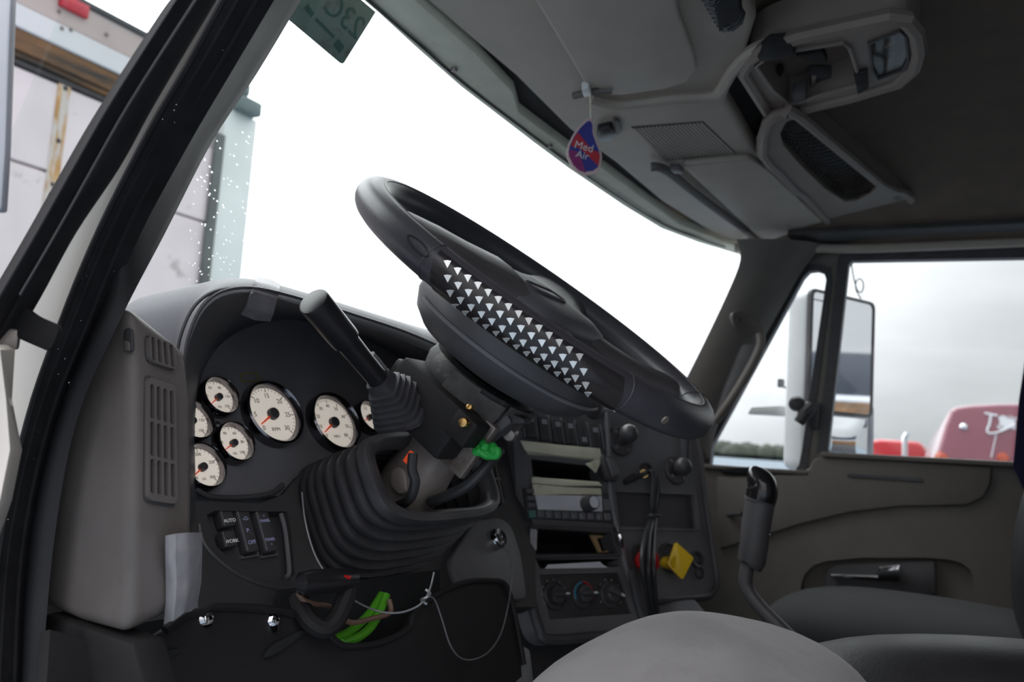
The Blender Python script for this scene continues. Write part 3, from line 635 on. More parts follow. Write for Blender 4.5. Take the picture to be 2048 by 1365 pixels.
# knee panel, kick panel, pocket
kp = thing('knee_panel', 'black lower dash panel held by two bright bolts', 'panel', (-.55, .58, .50))
KP = V((-.74, .575, .735)); KN = V((-.08, -.93, .30)).normalized()
def K(px, py, d=0.0): return PL(px, py, KP+KN*d, KN)
ko = [(90, 1420), (100, 1260), (250, 1300), (330, 1262), (372, 1232), (400, 1226), (428, 1216), (500, 1217), (570, 1225), (632, 1244), (668, 1264), (740, 1284), (800, 1250), (840, 1212), (900, 1180), (960, 1160), (1010, 1168), (1035, 1260), (1050, 1420)]
pk = [(656, 1266), (676, 1286), (700, 1292), (760, 1284), (812, 1258), (824, 1230), (790, 1225), (700, 1215)]
b = BM(); slabh(b, [K(*p) for p in ko[:10]+[(650, 1258), (674, 1288), (700, 1296), (762, 1288), (818, 1260), (830, 1228)]+ko[14:]], [], KN, .012); obj('panel', b, KNE, kp)
b = BM(); tube(b, spl([K(*p, .001) for p in ko[3:10]], 4), .004, 8); obj('rolled_edge', b, KNE, kp)
b = BM(); tube(b, spl([K(*p, .001) for p in [(640, 1248), (656, 1266), (676, 1287), (702, 1294), (762, 1286), (816, 1258), (828, 1228), (870, 1192), (930, 1166), (980, 1162), (1012, 1172), (1030, 1230), (1048, 1330)]], 4), .0035, 8); obj('pocket_lip', b, KNE, kp)
b = BM(); slab(b, [K(*p, -.05) for p in [(560, 1180), (880, 1140), (880, 1320), (560, 1320)]], KN, .005); obj('cavity_back', b, NET, kp)
for p in [(410, 1239), (545, 1243)]:
    c = K(*p); b = BM(); lathe(b, [(.0075, 0), (.0075, .002), (.005, .002), (.005, .006), (.003, .007), (0, .007)], c, KN, 6 if p[0] > 500 else 14); obj('bolt', b, CHR, kp)
b = BM(); lathe(b, [(.005, 0), (.005, .003), (0, .0035)], K(545, 1256), KN, 10); obj('bolt', b, CHR, kp)
b = BM(); slab(b, spl([K(*p, .004) for p in [(270, 1340), (300, 1316), (340, 1300), (366, 1298), (340, 1318), (300, 1334)]], 3, True), KN, .004, .001); obj('slot', b, NET, kp)
b = BM(); slab(b, spl([K(*p, .004) for p in [(530, 1316), (545, 1292), (600, 1262), (630, 1252), (606, 1272), (560, 1305)]], 3, True), KN, .004, .001); obj('slot', b, NET, kp)
b = BM(); slab(b, [PX(*p, -.865) for p in [(88, 1226), (265, 1288), (300, 1420), (60, 1420)]], (-1, 0, 0), .03, .004); obj('kick_panel', b, KNE, kp)
b = BM(); slab(b, [V((-.84, .70, .70)), V((.1, .70, .70)), V((.1, .86, .30)), V((-.84, .86, .30))], (0, -.8, -.5), .01); obj('footwell_panel', b, NET, kp)
# grey end panel with vents
ep = thing('dash_end_panel', 'grey plastic dash end panel with two louvred vents by the door', 'panel', (-.83, .60, .735))
ENn = V((0, -.985, .175)).normalized(); EPp = V((-.86, .571, .924))
def E(px, py, d=0.0): return PL(px, py, EPp+ENn*d, ENn)
lp = [V((-.862, y, z)) for y, z in [(.583, .982), (.571, .924), (.556, .834), (.542, .752), (.546, .736), (.60, .738), (.72, .752), (.74, .96), (.62, .985)]]
rpf = [V((-.80, y, z)) for y, z in [(.583, .953), (.571, .915), (.556, .834), (.546, .765), (.550, .750), (.60, .745), (.72, .752), (.74, .93), (.62, .955)]]
b = BM(); loft(b, [lp, rpf]); bmesh.ops.recalc_face_normals(b, faces=b.faces)
b.normal_update(); es = [e for e in b.edges if len(e.link_faces) == 2 and e.link_faces[0].normal.angle(e.link_faces[1].normal, 0) > .5]
bmesh.ops.bevel(b, geom=es, offset=.010, segments=4, affect='EDGES', profile=.5, clamp_overlap=True)
obj('body', b, TRIM, ep, ang=40)
def vent(ou, rows, name):
    # ou: 4 corners tl, tr, br, bl in px ; 4 columns of slots, rows of slots
    tl, tr, br, bl = [V((*p, 0)) for p in ou]
    def at(s, t): q_ = (tl.lerp(tr, s)).lerp(bl.lerp(br, s), t); return E(q_.x, q_.y, .0045)
    holes = []; k = rows
    for r_ in range(k):
        for c in range(4):
            s0, s1 = .07+c*.235, .07+c*.235+.145; t0, t1 = .045+r_*(.91/k)+.012, .045+(r_+1)*(.91/k)-.012
            holes.append(rp([at(s0, t0), at(s1, t0), at(s1, t1), at(s0, t1)], .003, 2))
    b = BM(); slabh(b, rp([at(0, 0), at(1, 0), at(1, 1), at(0, 1)], .006), holes, ENn, .006); o = obj(name, b, TRIM, ep)
    b = BM(); slab(b, [at(.03, .03)-ENn*.004, at(.97, .03)-ENn*.004, at(.97, .97)-ENn*.004, at(.03, .97)-ENn*.004], ENn, .001); obj('duct_shade_plate', b, NET, o)  # black plate close behind the slots paints the shade of a deep recess
    b = BM(); c4 = rp([at(-.03, -.02)-ENn*.004, at(1.04, -.02)-ENn*.004, at(1.04, 1.02)-ENn*.004, at(-.03, 1.02)-ENn*.004], .006); slab(b, c4, ENn, .001); obj('shadow_gap', b, BLK, o)
vent([(299, 668), (350, 690), (355, 741), (301, 722)], 1, 'demister_vent')
vent([(297, 752), (352, 771), (356, 1010), (297, 1000)], 3, 'air_vent')
b = BM(); slab(b, rp([PX(*p, -.8635) for p in [(246, 658), (262, 654), (264, 700), (258, 706), (246, 704)]], .004), (-1, 0, 0), .003, .001); obj('slot', b, BLK2, ep)
b = BM(); slab(b, rp([PX(*p, -.865) for p in [(247, 680), (257, 684), (257, 702), (247, 702)]], .002), (-1, 0, 0), .003, .001); obj('slot_tab', b, TRIM, ep)
# duct tape
b = BM(); rows = [[(333, 1072), (352, 1068), (372, 1066), (402, 1066)], [(333, 1110), (352, 1110), (374, 1108), (402, 1108)], [(334, 1160), (354, 1160), (374, 1158), (400, 1165)], [(334, 1200), (352, 1198), (372, 1192), (392, 1212)], [(330, 1250), (348, 1240), (366, 1226), (380, 1222)]]
ds = [.012, .016, .010, .012]
loft(b, [[PY(*p, .545+(0, -.018, -.014, .012)[j]+(-.002 if i % 2 else 0)) for j, p in enumerate(r)] for i, r in enumerate(rows)], closed=False); bmesh.ops.subdivide_edges(b, edges=list(b.edges), cuts=2, smooth=.6, use_grid_fill=True); thick(b, .001)
obj('duct_tape_strip', b, DUC, label='silver duct tape strip on the lower corner of the grey end panel', cat='duct tape', group='duct tape on the dash', ang=60)
b = BM(); rows = [([(514, 556), (538, 560), (560, 570)], .66), ([(508, 566), (534, 572), (558, 580)], .632), ([(500, 588), (527, 594), (552, 602)], .617), ([(492, 612), (518, 620), (546, 626)], .620), ([(482, 628), (510, 640), (540, 642)], .628)]
loft(b, [[PY(*p, y) for p in r] for r, y in rows], closed=False); bmesh.ops.subdivide_edges(b, edges=list(b.edges), cuts=2, smooth=.5, use_grid_fill=True); thick(b, .001)
obj('duct_tape_strip', b, mat('worn_duct_tape', (122, 118, 124), .4, .2, var=.2, vs=70, bump=.6, bs=160), label='worn grey duct tape patch over the instrument hood edge', cat='duct tape', group='duct tape on the dash', ang=60)
# ================================================================== INSTRUMENTS
ic = thing('instrument_cluster', 'instrument cluster of cream gauges with orange needles', 'gauges', G(540, 990))
co = [(392, 990), (389, 850), (398, 760), (420, 690), (470, 640), (555, 606), (665, 610), (800, 672), (910, 750), (900, 900), (700, 985), (560, 992), (480, 998)]
b = BM(); slab(b, [G(*p, 0) for p in co], GN, .02); obj('panel', b, DGR, ic)
def gauge(px, py, R, tip, nums, tsize, label, icon=None, span=(225, -45), major=None):
    c = G(px, py, .002); o_ = c
    b = BM(); lathe(b, [(R*.83, .002), (R*.87, .009), (R*.93, .012), (R*.98, .010), (R*1.01, .002), (R*1.01, -.004)], o_, GN, 40)
    g = obj('gauge', b, DCHR, ic, label=label)
    b = BM(); lathe(b, [(0, .0015), (R*.85, .0015), (R*.85, -.003)], o_, GN, 40); obj('dial', b, GFC, g)
    b = BM(); n_ = major or 20
    for i in range(n_+1):
        a = math.radians(span[0]+(span[1]-span[0])*i/n_); d = GU*math.cos(a)+GV*math.sin(a); big = i % 5 == 0
        ln = R*(.11 if big else .06); rbox(b, o_+d*(R*.81-ln/2)+GN*.0018, d, GN.cross(d), GN, ln, R*(.022 if big else .012), .0004)
    for i, s in enumerate(nums):
        a = math.radians(span[0]+(span[1]-span[0])*i/(len(nums)-1)); d = GU*math.cos(a)+GV*math.sin(a)
        if s: text(b, s, tsize, o_+d*(R*.59)+GN*.0018, GU, GV, GN, .0001)
    if icon: text(b, icon, tsize*.8, o_-GV*(R*.46)+GN*.0018, GU, GV, GN, .0001)
    obj('markings', b, INK if R < .06 else INK, g)
    t = G(*tip, .005); d = (t-(o_+GN*.003)).normalized(); b = BM()
    w = GN.cross(d); slab(b, [o_+GN*.0045-d*R*.1+w*R*.045, o_+GN*.0045+d*R*.62+w*R*.015, o_+GN*.0045+d*R*.62-w*R*.015, o_+GN*.0045-d*R*.1-w*R*.045], GN, .001); obj('needle', b, ORG, g)
    b = BM(); lathe(b, [(0, .008), (R*.16, .0075), (R*.18, .005), (R*.18, .002)], o_, GN, 20); obj('needle_hub', b, BLK, g)
gauge(542, 831, .0415, (519, 852), ['0', '5', '10', '15', '20', '25', '30'], .0085, 'large tachometer', 'RPM', major=30)
gauge(664, 848, .0405, (648, 866), ['0', '10', '20', '30', '40', '50', '60', '70', '80'], .0068, 'large speedometer', 'MPH', major=40)
gauge(433, 798, .0240, (420, 810), ['0', '30', '60', '90', '120', '150'], .0048, 'small air pressure gauge', 'PSI')
gauge(380, 846, .0240, (372, 856), ['0', '30', '60', '90', '120', '150'], .0048, 'small gauge half hidden by the hood', 'PSI')
gauge(463, 890, .0245, (449, 901), ['0', '20', '40', '60', '80', '100'], .0050, 'small oil pressure gauge', 'OIL')
gauge(401, 938, .0260, (391, 949), ['100', '150', '200', '250', '300'], .0050, 'small temperature gauge', '(o)')
gauge(735, 838, .0240, (724, 846), ['E', '', '1/2', '', 'F'], .0058, 'small gauge behind the lever boot', '')
b = BM(); fw = [G(*p, .001) for p in [(480, 748), (512, 746), (519, 762), (486, 764)]]
for i in range(3): tube(b, [fw[i], fw[(i+1) % 4]], .0006, 6)
tube(b, [fw[3], fw[0]], .0006, 6); obj('warning_frame', b, mat('yellow_outline', (150, 130, 40), .5), ic)
b = BM(); lathe(b, [(0, .004), (.004, .003), (.005, 0)], G(433, 852, .001), GN, 12); obj('indicator_stud', b, CHR, ic)
# switch bank left of the column boot
sb = thing('headlamp_switch_bank', 'black switch bank marked AUTO WORK OFF and PANEL', 'switches', G(500, 1150))
b = BM(); slab(b, [G(*p, -.004) for p in [(408, 1015), (590, 1015), (600, 1172), (400, 1172)]], GN, .004); obj('back_plate', b, BLK, sb)
def swt(c, w, h, nm, words, col=WHT, tilt=0):
    o_ = G(*c, .004); u = (GU*1.0+GV*0).normalized(); b = BM(); rbox(b, o_, u, GV, GN, w, h, .012, .002)
    s = obj(nm, b, BLK, sb); b = BM()
    for (dx, dy, s_, t_) in words: text(b, t_, s_, o_+u*dx+GV*dy+GN*.0063, u, GV, GN, .0001)
    obj('lettering', b, LEG if col is WHT else LEG2, s); b = BM(); rbox(b, o_-u*(w/2-.001)+GN*.0045, u, GV, GN, .0016, h*.95, .006, .0006, 1); obj('bright_edge', b, DGR, s)
swt((449, 1041), .0165, .017, 'push_button', [(.0012, -.003, .0054, 'AUTO')])
swt((453, 1082), .0165, .017, 'push_button', [(.0012, -.003, .0054, 'WORK')])
swt((489, 1066), .017, .046, 'rocker_switch', [(.001, .013, .006, '-O-'), (.0, .0, .006, 'P:'), (.001, -.013, .006, 'OFF')], GRY)
swt((527, 1066), .017, .046, 'rocker_switch', [(.001, .016, .0042, '^'), (.001, .011, .0045, 'PANEL'), (.001, -.010, .0045, 'PANEL'), (.001, -.015, .0042, 'v')], GRY)
for p in [(489, 1066), (527, 1066)]:
    b = BM(); o_ = G(*p, .0); fo = [o_+GU*x+GV*y for x, y in [(-.0112, -.027), (.0112, -.027), (.0112, .027), (-.0112, .027)]]
    fi = [o_+GU*x+GV*y for x, y in [(-.0095, -.025), (.0095, -.025), (.0095, .025), (-.0095, .025)]]; slabh(b, fo, [fi], GN, .004); obj('switch_frame', b, DGR, sb)
# ================================================================== STEERING WHEEL
WC = V((-.461, .4275, 1.0505)); WN = V((0, -.5716, .8204)).normalized(); WU, WV, _ = axes(WN)
RR, TR = .213, .0185
def wdir(a): return WU*math.cos(a)+WV*math.sin(a)
def torus_hit(px, py, tr):
    d = ray(px, py).normalized(); best = None; t = .45; bd = 9
    while t < 1.05:
        p = CAM+d*t-WC; h = p.dot(WN); q = p-WN*h; e = math.hypot(q.length-RR, h)-tr
        if e < bd: bd, best = e, t
        if e < 1e-5: break
        t += max(e*.8, 2e-5)
    p = CAM+d*best-WC; h = p.dot(WN); q = p-WN*h; c = q.normalized()*RR; nn = (p-c).normalized()
    return WC+c+nn*tr, nn
sw = thing('steering_wheel', 'black leather steering wheel with a patch of silver triangles', 'steering wheel', WC-WN*.1)
b = BM(); tube(b, [WC+wdir(2*math.pi*i/96)*RR for i in range(96)], TR, 20, closed=True); rim = obj('rim', b, LEA, sw, ang=60)
b = BM(); tube(b, [WC+wdir(2*math.pi*i/96)*(RR-.004)+WN*(TR*.97) for i in range(96)], .0009, 6, closed=True); obj('seam', b, BLK, rim)
# grip patch : thin shell over the rim from nine o'clock downwards
a0, a1 = math.radians(182.5), math.radians(234)
b = BM(); rings = []
for i in range(29):
    t = i/28; a = a0+(a1-a0)*t; sk_ = .035*(1 if t < .5 else 1)
    rg = []
    for j in range(15):
        ps = math.radians(50-150*j/14); aa = a+sk_*(.3-math.sin(ps))*.9
        rg.append(WC+wdir(aa)*(RR+(TR+.0009)*math.cos(ps))+WN*((TR+.0009)*math.sin(ps)))
    rings.append(rg)
loft(b, rings, closed=False); thick(b, .0012); gp = obj('grip_patch', b, mat('patch_vinyl', (44, 40, 42), .22, var=.1), sw, ang=60)
rows = [((894.9, 528.6), (1159, 714.7)), ((895.6, 557.2), (1167.2, 744)), ((900.6, 587.1), (1171.4, 771.5)), ((910.6, 613.5), (1175.9, 789.6))]
for r_, (A, B_) in enumerate(rows):
    for i in range(14):
        t = i/13; cx, cy = A[0]+(B_[0]-A[0])*t, A[1]+(B_[1]-A[1])*t
        k = (1.0, 1.0, .95, .62)[r_]; hw = 7.7*(1.0, 1.05, 1.0, .95)[r_]
        vs_ = [torus_hit(cx+dx, cy+dy*k, TR+.0013) for dx, dy in ((-hw, -6.6), (0, -7.6), (hw, -6.0), (0, 8.3))]
        b = BM(); nn = sum((v[1] for v in vs_), V()).normalized(); slab(b, [v[0]+nn*.0004 for v in vs_], nn, .0008); obj('reflector', b, RFL, gp)
# rim details
b = BM(); c, nn = torus_hit(836, 492, TR); loopp = [torus_hit(836+24*math.cos(t)*.8+9*math.sin(t), 492+19*math.sin(t)+10*math.cos(t), TR+.0002)[0] for t in [2*math.pi*i/24 for i in range(24)]]
tube(b, loopp, .0009, 5, closed=True); obj('worn_mark', b, WRN, rim)
c, nn = torus_hit(1330, 841, TR); b = BM(); lathe(b, [(0, .0012), (.0035, .0012), (.0045, 0), (.0045, -.003)], c, nn, 12); sc_ = obj('screw', b, STL, rim)
for am in (236.5, 303, 180):
    a = math.radians(am); b = BM(); d = wdir(a); tube(b, [WC+d*(RR+(TR+.0002)*math.cos(t))+WN*((TR+.0002)*math.sin(t)) for t in [2*math.pi*i/24 for i in range(24)]], .0007, 5, closed=True); obj('seam', b, BLK, rim)
# hub
b = BM(); lathe(b, [(.07, -.002), (.095, -.006), (.112, -.016), (.120, -.034), (.120, -.056), (.112, -.073), (.098, -.084), (.075, -.090), (.05, -.092)], WC, WN, 56); hb = obj('hub_shroud', b, BLK, sw, ang=50)
b = BM(); tube(b, [WC-WN*.056+wdir(math.radians(a))*.1205 for a in range(150, 290, 4)], .0022, 6); tube(b, [WC-WN*.034+wdir(math.radians(a))*.1205 for a in range(205, 280, 5)], .0014, 6); obj('shroud_bead', b, DGR, hb)
b = BM()
def sq(hx, hy, h, e=4.0, k=40, oy=0.0):
    out = []
    for i in range(k):
        t = 2*math.pi*i/k; c, s = math.cos(t), math.sin(t); f_ = (abs(c)**e+abs(s)**e)**(-1/e)
        out.append(WC+WU*(hx*c*f_)+WV*(hy*s*f_+oy)+WN*h)
    return out
loft(b, [sq(.090, .066, -.012), sq(.094, .070, -.002), sq(.090, .066, .006), sq(.074, .052, .012), sq(.045, .03, .014)]); pad = obj('horn_pad', b, PAD, sw, ang=60)
b = BM(); tube(b, [p for p in sq(.040, .012, .0145, oy=-.0)], .002, 6, closed=True); obj('emblem', b, BLK, pad)
b = BM(); slab(b, [WC+WU*x+WV*y+WN*.0155 for x, y in [(-.03, -.006), (.03, -.006), (.03, .006), (-.03, .006)]], WN, .002, .001); obj('emblem_plate', b, DGR, pad)
for am, kw, dh in ((158, 1.5, .014), (22, 1.5, .008), (224, 1.0, 0), (316, 1.0, 0)):
    a = math.radians(am); d = wdir(a); w = WN.cross(d); b = BM(); rings = []
    for t, hw, h, th in ((.060, .040, -.014, .020), (.11, .034, -.012, .016), (.15, .029, -.009, .013), (.185, .028, -.003, .012), (.207, .030, 0, .010)):
        hw *= kw; c = WC+d*t+WN*(h+dh*(1 if t < .16 else .5 if t < .2 else 0)); rings.append([c+w*(hw*math.cos(q_)*(abs(math.cos(q_))**-.25 if abs(math.cos(q_)) > .01 else 1))+WN*(th*math.sin(q_)) for q_ in [2*math.pi*i/16 for i in range(16)]])
    loft(b, rings); obj('spoke', b, BLK, sw, ang=60)
# ================================================================== STEERING COLUMN
sc = thing('steering_column', 'exposed steering column with turn signal lever and taped collar', 'steering column', WC-WN*.36)
cp = lambda h: WC-WN*h
b = BM(); lathe(b, [(.030, -.42), (.030, -.30), (.036, -.295), (.038, -.25), (.034, -.22), (.036, -.19), (.044, -.18), (.044, -.14), (.03, -.12)], WC, WN, 32); obj('jacket', b, ALU, sc)
b = BM(); lathe(b, [(.052, -.098), (.066, -.100), (.070, -.112), (.067, -.128), (.060, -.142), (.050, -.146), (.046, -.16), (.04, -.165)], WC, WN, 36); cl = obj('taped_collar', b, mat('dusty_black_tape', (48, 47, 48), .6, var=.3, vs=50, extra=stain((104, 98, 92), .55, .7, 60)), sc)
b = BM()
for (a, h0, h1, r0_) in ((178, .100, .135, .0715), (205, .104, .140, .0708), (240, .100, .126, .0722)):
    rg = []
    for h in (h0, (h0+h1)/2, h1): rg.append([cp(h)+wdir(math.radians(a+da))*(r0_-.004*(h-h0)/(h1-h0)) for da in (0, 8, 16, 24, 32)])
    loft(b, rg, closed=False)
thick(b, .001); obj('tape_scrap', b, mat('dusty_tape', (84, 80, 78), .6, var=.35, vs=60), cl)
# bracket plates and studs
b = BM(); c = PX(930, 880, -.50); rbox(b, c, WU, WV, WN, .012, .05, .07, .003); obj('bracket', b, STL, sc)
b = BM(); c = PX(965, 875, -.485); rbox(b, c, WU, (WV+WN*.3).normalized(), (WN-WV*.3).normalized(), .02, .022, .085, .004); obj('tilt_lever', b, BLK, sc)
b = BM(); slab(b, rp([PX(*p, -.49) for p in [(955, 850), (1000, 838), (1020, 826), (1048, 838), (1046, 848), (1014, 850), (998, 870), (965, 880)]], .004), (-1, 0, 0), .02, .003); obj('tilt_lever_end', b, BLK2, sc)
b = BM(); lathe(b, [(0, .012), (.006, .010), (.0085, .004), (.009, -.01)], PX(1020, 868, -.46), (-1, -.4, -.2), 16); obj('bolt', b, STL, sc)
b = BM(); lathe(b, [(0, .004), (.0045, .003), (.0055, 0), (.0055, -.006)], PX(927, 846, -.556), (-1, -.2, 0), 16); obj('brass_stud', b, BRS, sc)
b = BM(); lathe(b, [(0, .003), (.003, .002), (.0035, -.004)], PX(939, 815, -.545), (-1, -.2, .3), 12); obj('brass_stud', b, BRS, sc)
b = BM(); slab(b, rp([PX(*p, -.505) for p in [(868, 905), (892, 908), (925, 925), (912, 930), (884, 925)]], .003), (-1, 0, 0), .006, .001); obj('clip', b, STL, sc)
b = BM(); rd2 = random.Random(5); base = [(952, 892), (962, 888), (972, 898), (982, 894), (992, 902), (984, 910), (970, 908), (958, 902)]
tube(b, spl([PX(x, y, -.515)+V((rd2.uniform(-.004, .004), rd2.uniform(-.003, .003), rd2.uniform(-.002, .002))) for x, y in base*2], 4), .0045, 7); obj('green_tie', b, GRN, sc, label='frayed green plastic tie')
# orange and black wires at the column, switch connector
b = BM(); rbox(b, PX(818, 915, -.535), WU, WV, WN, .005, .006, .014, .001); obj('orange_connector', b, ORG, sc)
b = BM(); tube(b, spl([PX(826, 908, -.54), PX(824, 940, -.542), PX(830, 965, -.54), PX(818, 1000, -.53), PX(790, 1015, -.50)], 5), .0055, 10); obj('wire_loom', b, BWIR, sc)
b = BM(); tube(b, spl([PX(1000, 900, -.46), PX(975, 930, -.48), PX(930, 975, -.49), PX(860, 1005, -.48)], 5), .0062, 10); obj('wire_loom', b, BWIR, sc)
b = BM(); slab(b, rp([PX(*p, -.515) for p in [(780, 940), (798, 930), (812, 945), (815, 985), (795, 992), (778, 970)]], .006), (-1, -.1, .1), .02, .004); obj('casting', b, ALU, sc)
b = BM(); lathe(b, [(0, .004), (.004, .003), (.005, 0)], PX(799, 944, -.518), (-1, 0, 0), 6); obj('bolt', b, CHR, sc)
# turn signal unit
ts = BM(); c = PX(866, 818, -.515)
rbox(ts, c, WV, WU, WN, .105, .055, .062, .006); rbox(ts, PX(935, 858, -.530), WV, WU, WN, .03, .03, .03, .003); thou = obj('turn_signal_housing', ts, KNE, sc)
b = BM(); rbox(b, PX(850, 770, -.51), WV, WU, WN, .07, .05, .02, .005); obj('housing_cap', b, DSTY, thou)
S0, S1 = PX(806, 818, -.535), PX(626, 602, -.690); ax = (S1-S0); Ls = ax.length; ax.normalize()
su_, sv_, _ = axes(ax, (0, .2, 1))
def sqr(t, h, k=24, e=6.0):
    out = []
    for i in range(k):
        q_ = 2*math.pi*i/k; cc, ss = math.cos(q_), math.sin(q_); f_ = (abs(cc)**e+abs(ss)**e)**(-1/e)
        out.append(S0+ax*t+su_*(h*cc*f_)+sv_*(h*ss*f_))
    return out
b = BM(); prof = [(0, .030)]
for i in range(6):
    h = .030-.0026*i; t = .004+.0072*i; prof += [(t, h), (t+.0022, h), (t+.0030, h-.0034), (t+.0062, h-.0036)]
prof += [(.050, .0125), (.056, .012)]
loft(b, [sqr(t, h) for t, h in prof]); obj('lever_boot', b, RUB, thou, ang=25)
def st_(t): return S0+ax*(Ls*t)
b = BM(); tube(b, [st_(.18), st_(.30), st_(.5), st_(.66), st_(.67)], [.0115, .0112, .0116, .0124, .0124], 24); lv = obj('turn_signal_lever', b, GLB, sc, ang=40)
b = BM(); tube(b, [st_(.665), st_(.672), st_(.70), st_(.985), st_(.997), st_(1.0)], [.0130, .0148, .0152, .0156, .0150, .0135], 28); obj('lever_knob', b, GLB, lv, ang=40)
b = BM(); A = st_(.36); tube(b, [st_(.30)+su_*.0105-sv_*.006, st_(.46)+su_*.0105-sv_*.006], .0032, 8); obj('scuffed_label', b, DGR, lv)
# ================================================================== COLUMN BOOT
cb = thing('column_boot', 'pleated black rubber boot around the steering column', 'boot', G(640, 1100))
BA = V((0, .88, -.475)).normalized(); BW = V((0, .475, .88)).normalized(); BL = V((-.458, .55, .862))
def bsec(t, hx, hw, cx=0.0, e=3.6, k=64):
    out = []
    for i in range(k):
        q_ = 2*math.pi*i/k; cc, ss = math.cos(q_), math.sin(q_); f_ = (abs(cc)**e+abs(ss)**e)**(-1/e)
        out.append(BL+BA*t+V((1, 0, 0))*(hx*cc*f_+cx)+BW*(hw*ss*f_-.014))
    return out
b = BM(); rings = [bsec(.012, .112, .040), bsec(.000, .114, .042), bsec(-.006, .120, .047), bsec(-.004, .128, .053), bsec(.006, .130, .055), bsec(.012, .126, .053)]
n_ = 8
for i in range(n_):
    t0 = .014+.021*i*(1-.018*i); s = 1.0+.03*math.sin(math.pi*i/n_)-.015*i; cx = .006*i
    hx, hw = .128*s, .055+.0042*i
    rings += [bsec(t0, hx-.014, hw-.012, cx), bsec(t0+.002, hx-.004, hw-.003, cx), bsec(t0+.0035, hx, hw, cx), bsec(t0+.006, hx, hw, cx), bsec(t0+.015, hx-.004, hw-.0035, cx), bsec(t0+.0185, hx-.012, hw-.011, cx)]
rings += [bsec(.19, .11, .085, .05)]
inner = [[p+(BL+BA*((p-BL).dot(BA))-p).normalized()*.003 for p in r] for r in rings]
loft(b, rings+inner[::-1]+[rings[0]], caps=False); obj('bellows', b, RUB, cb, ang=60)
# ================================================================== LOOSE WIRES, HOSES, BRAKE HANDLE
b = BM(); pth = [(604, 985, -.585), (610, 1040, -.59), (626, 1100, -.59), (648, 1142, -.588), (682, 1180, -.585), (716, 1206, -.58), (760, 1224, -.575), (800, 1226, -.57), (834, 1214, -.565), (852, 1196, -.56), (862, 1172, -.555), (868, 1146, -.545)]
wr = thing('steel_cable', 'thin bright cable looped around the column boot', 'cable', PX(760, 1224, -.575))
tube(b, spl([PX(*p) for p in pth], 5), .0011, 6); obj('cable', b, WIRE, wr)
b = BM(); c = PX(851, 1198, -.56); tube(b, spl([c+V((.004*math.cos(i), .004*math.sin(i), .002*i-.006)) for i in range(8)], 4), .0016, 6); obj('knot', b, WIRE, wr)
b = BM(); pth = [(856, 1192), (870, 1202), (884, 1240), (900, 1290), (920, 1316), (946, 1320), (978, 1304), (1004, 1262), (1020, 1190), (1023, 1140), (1018, 1110), (1008, 1096)]
tube(b, spl([K(*p, .016) for p in pth[:9]]+[G(*p, .05) for p in pth[9:]], 5), .0009, 6); obj('key_wire', b, WIRE, label='thin wire hanging from the ignition lock in a loop', cat='wire')
for i, (pp, lab) in enumerate([([(668, 1280, -.022), (700, 1264, -.024), (736, 1232, -.028), (754, 1206, -.03), (764, 1190, -.03)], 'green hose inside the lower dash pocket, upper one'), ([(684, 1288, -.016), (716, 1276, -.018), (744, 1252, -.02), (764, 1214, -.022), (772, 1190, -.022)], 'green hose inside the lower dash pocket, lower one')]):
    b = BM(); tube(b, spl([K(*p) for p in pp], 5), .0048, 10); obj('green_hose', b, HOSE, label=lab, cat='hose', group='green hoses in the pocket')
b = BM(); tube(b, spl([K(*p) for p in [(596, 1186, .01), (606, 1200, .012), (626, 1208, .012), (660, 1214, .005), (682, 1236, -.002), (706, 1246, -.004), (744, 1238, -.006), (780, 1226, -.008), (778, 1200, -.01)]], 5), .0028, 8)
obj('brown_wire', b, BRN, label='brown wire crossing the lower dash pocket', cat='wire')
bh = thing('brake_release_handle', 'black hand release lever hanging below the column boot', 'handle', K(650, 1262))
b = BM(); tube(b, [K(*p) for p in [(598, 1168, .03), (602, 1168, .032), (620, 1166, .032), (670, 1162, .032), (704, 1160, .03), (708, 1160, .03)]], [.006, .0105, .012, .0115, .010, .007], 14); obj('grip', b, GLB, bh)
b = BM(); tube(b, spl([K(*p) for p in [(698, 1166, .028), (690, 1200, .028), (672, 1240, .026), (650, 1258, .022), (624, 1248, .016), (606, 1222, .008), (598, 1196, .0)]], 5), .0095, 10); obj('lever_arm', b, KNE, bh)
b = BM(); slab(b, [K(*p, .043) for p in [(688, 1150), (704, 1152), (702, 1160), (686, 1158)]], KN, .006, .001); obj('red_mark', b, REDP, bh)
# ================================================================== CENTRE STACK
SNn2 = V((-.448*.95, -.894*.95, .30)).normalized(); SPp = PX(1135, 1000, -.02); SU, SV, _ = axes(SNn2, (.894, -.448, 0))
def S(px, py, d=0.0): return PL(px, py, SPp+SNn2*d, SNn2)
def sl(pxs, d, t, bev=.0, r=0.0):
    P_ = [S(*p, d) for p in pxs]; b = BM(); slab(b, rp(P_, r) if r else P_, SNn2, t, bev); return b
stk = thing('centre_stack', 'black angled centre dash stack with open radio slots', 'dashboard', S(1180, 1280))
oc = [(1022, 790), (1100, 800), (1215, 820), (1300, 835), (1384, 850), (1396, 900), (1408, 1000), (1424, 1110), (1432, 1170), (1424, 1192), (1400, 1200), (1296, 1204), (1300, 1262), (1282, 1278), (1190, 1282), (1092, 1290), (1070, 1270), (1046, 1180), (1036, 1080), (1028, 900)]
slot1 = [(1062, 918), (1200, 934), (1208, 972), (1066, 958)]
slot2 = [(1076, 1058), (1222, 1066), (1236, 1108), (1072, 1110)]
hv = [(1078, 1150), (1238, 1146), (1264, 1228), (1100, 1240)]
pn = [(1232, 984), (1388, 990), (1394, 1058), (1240, 1054)]
slot3 = [(1072, 1120), (1238, 1118), (1240, 1134), (1080, 1138)]
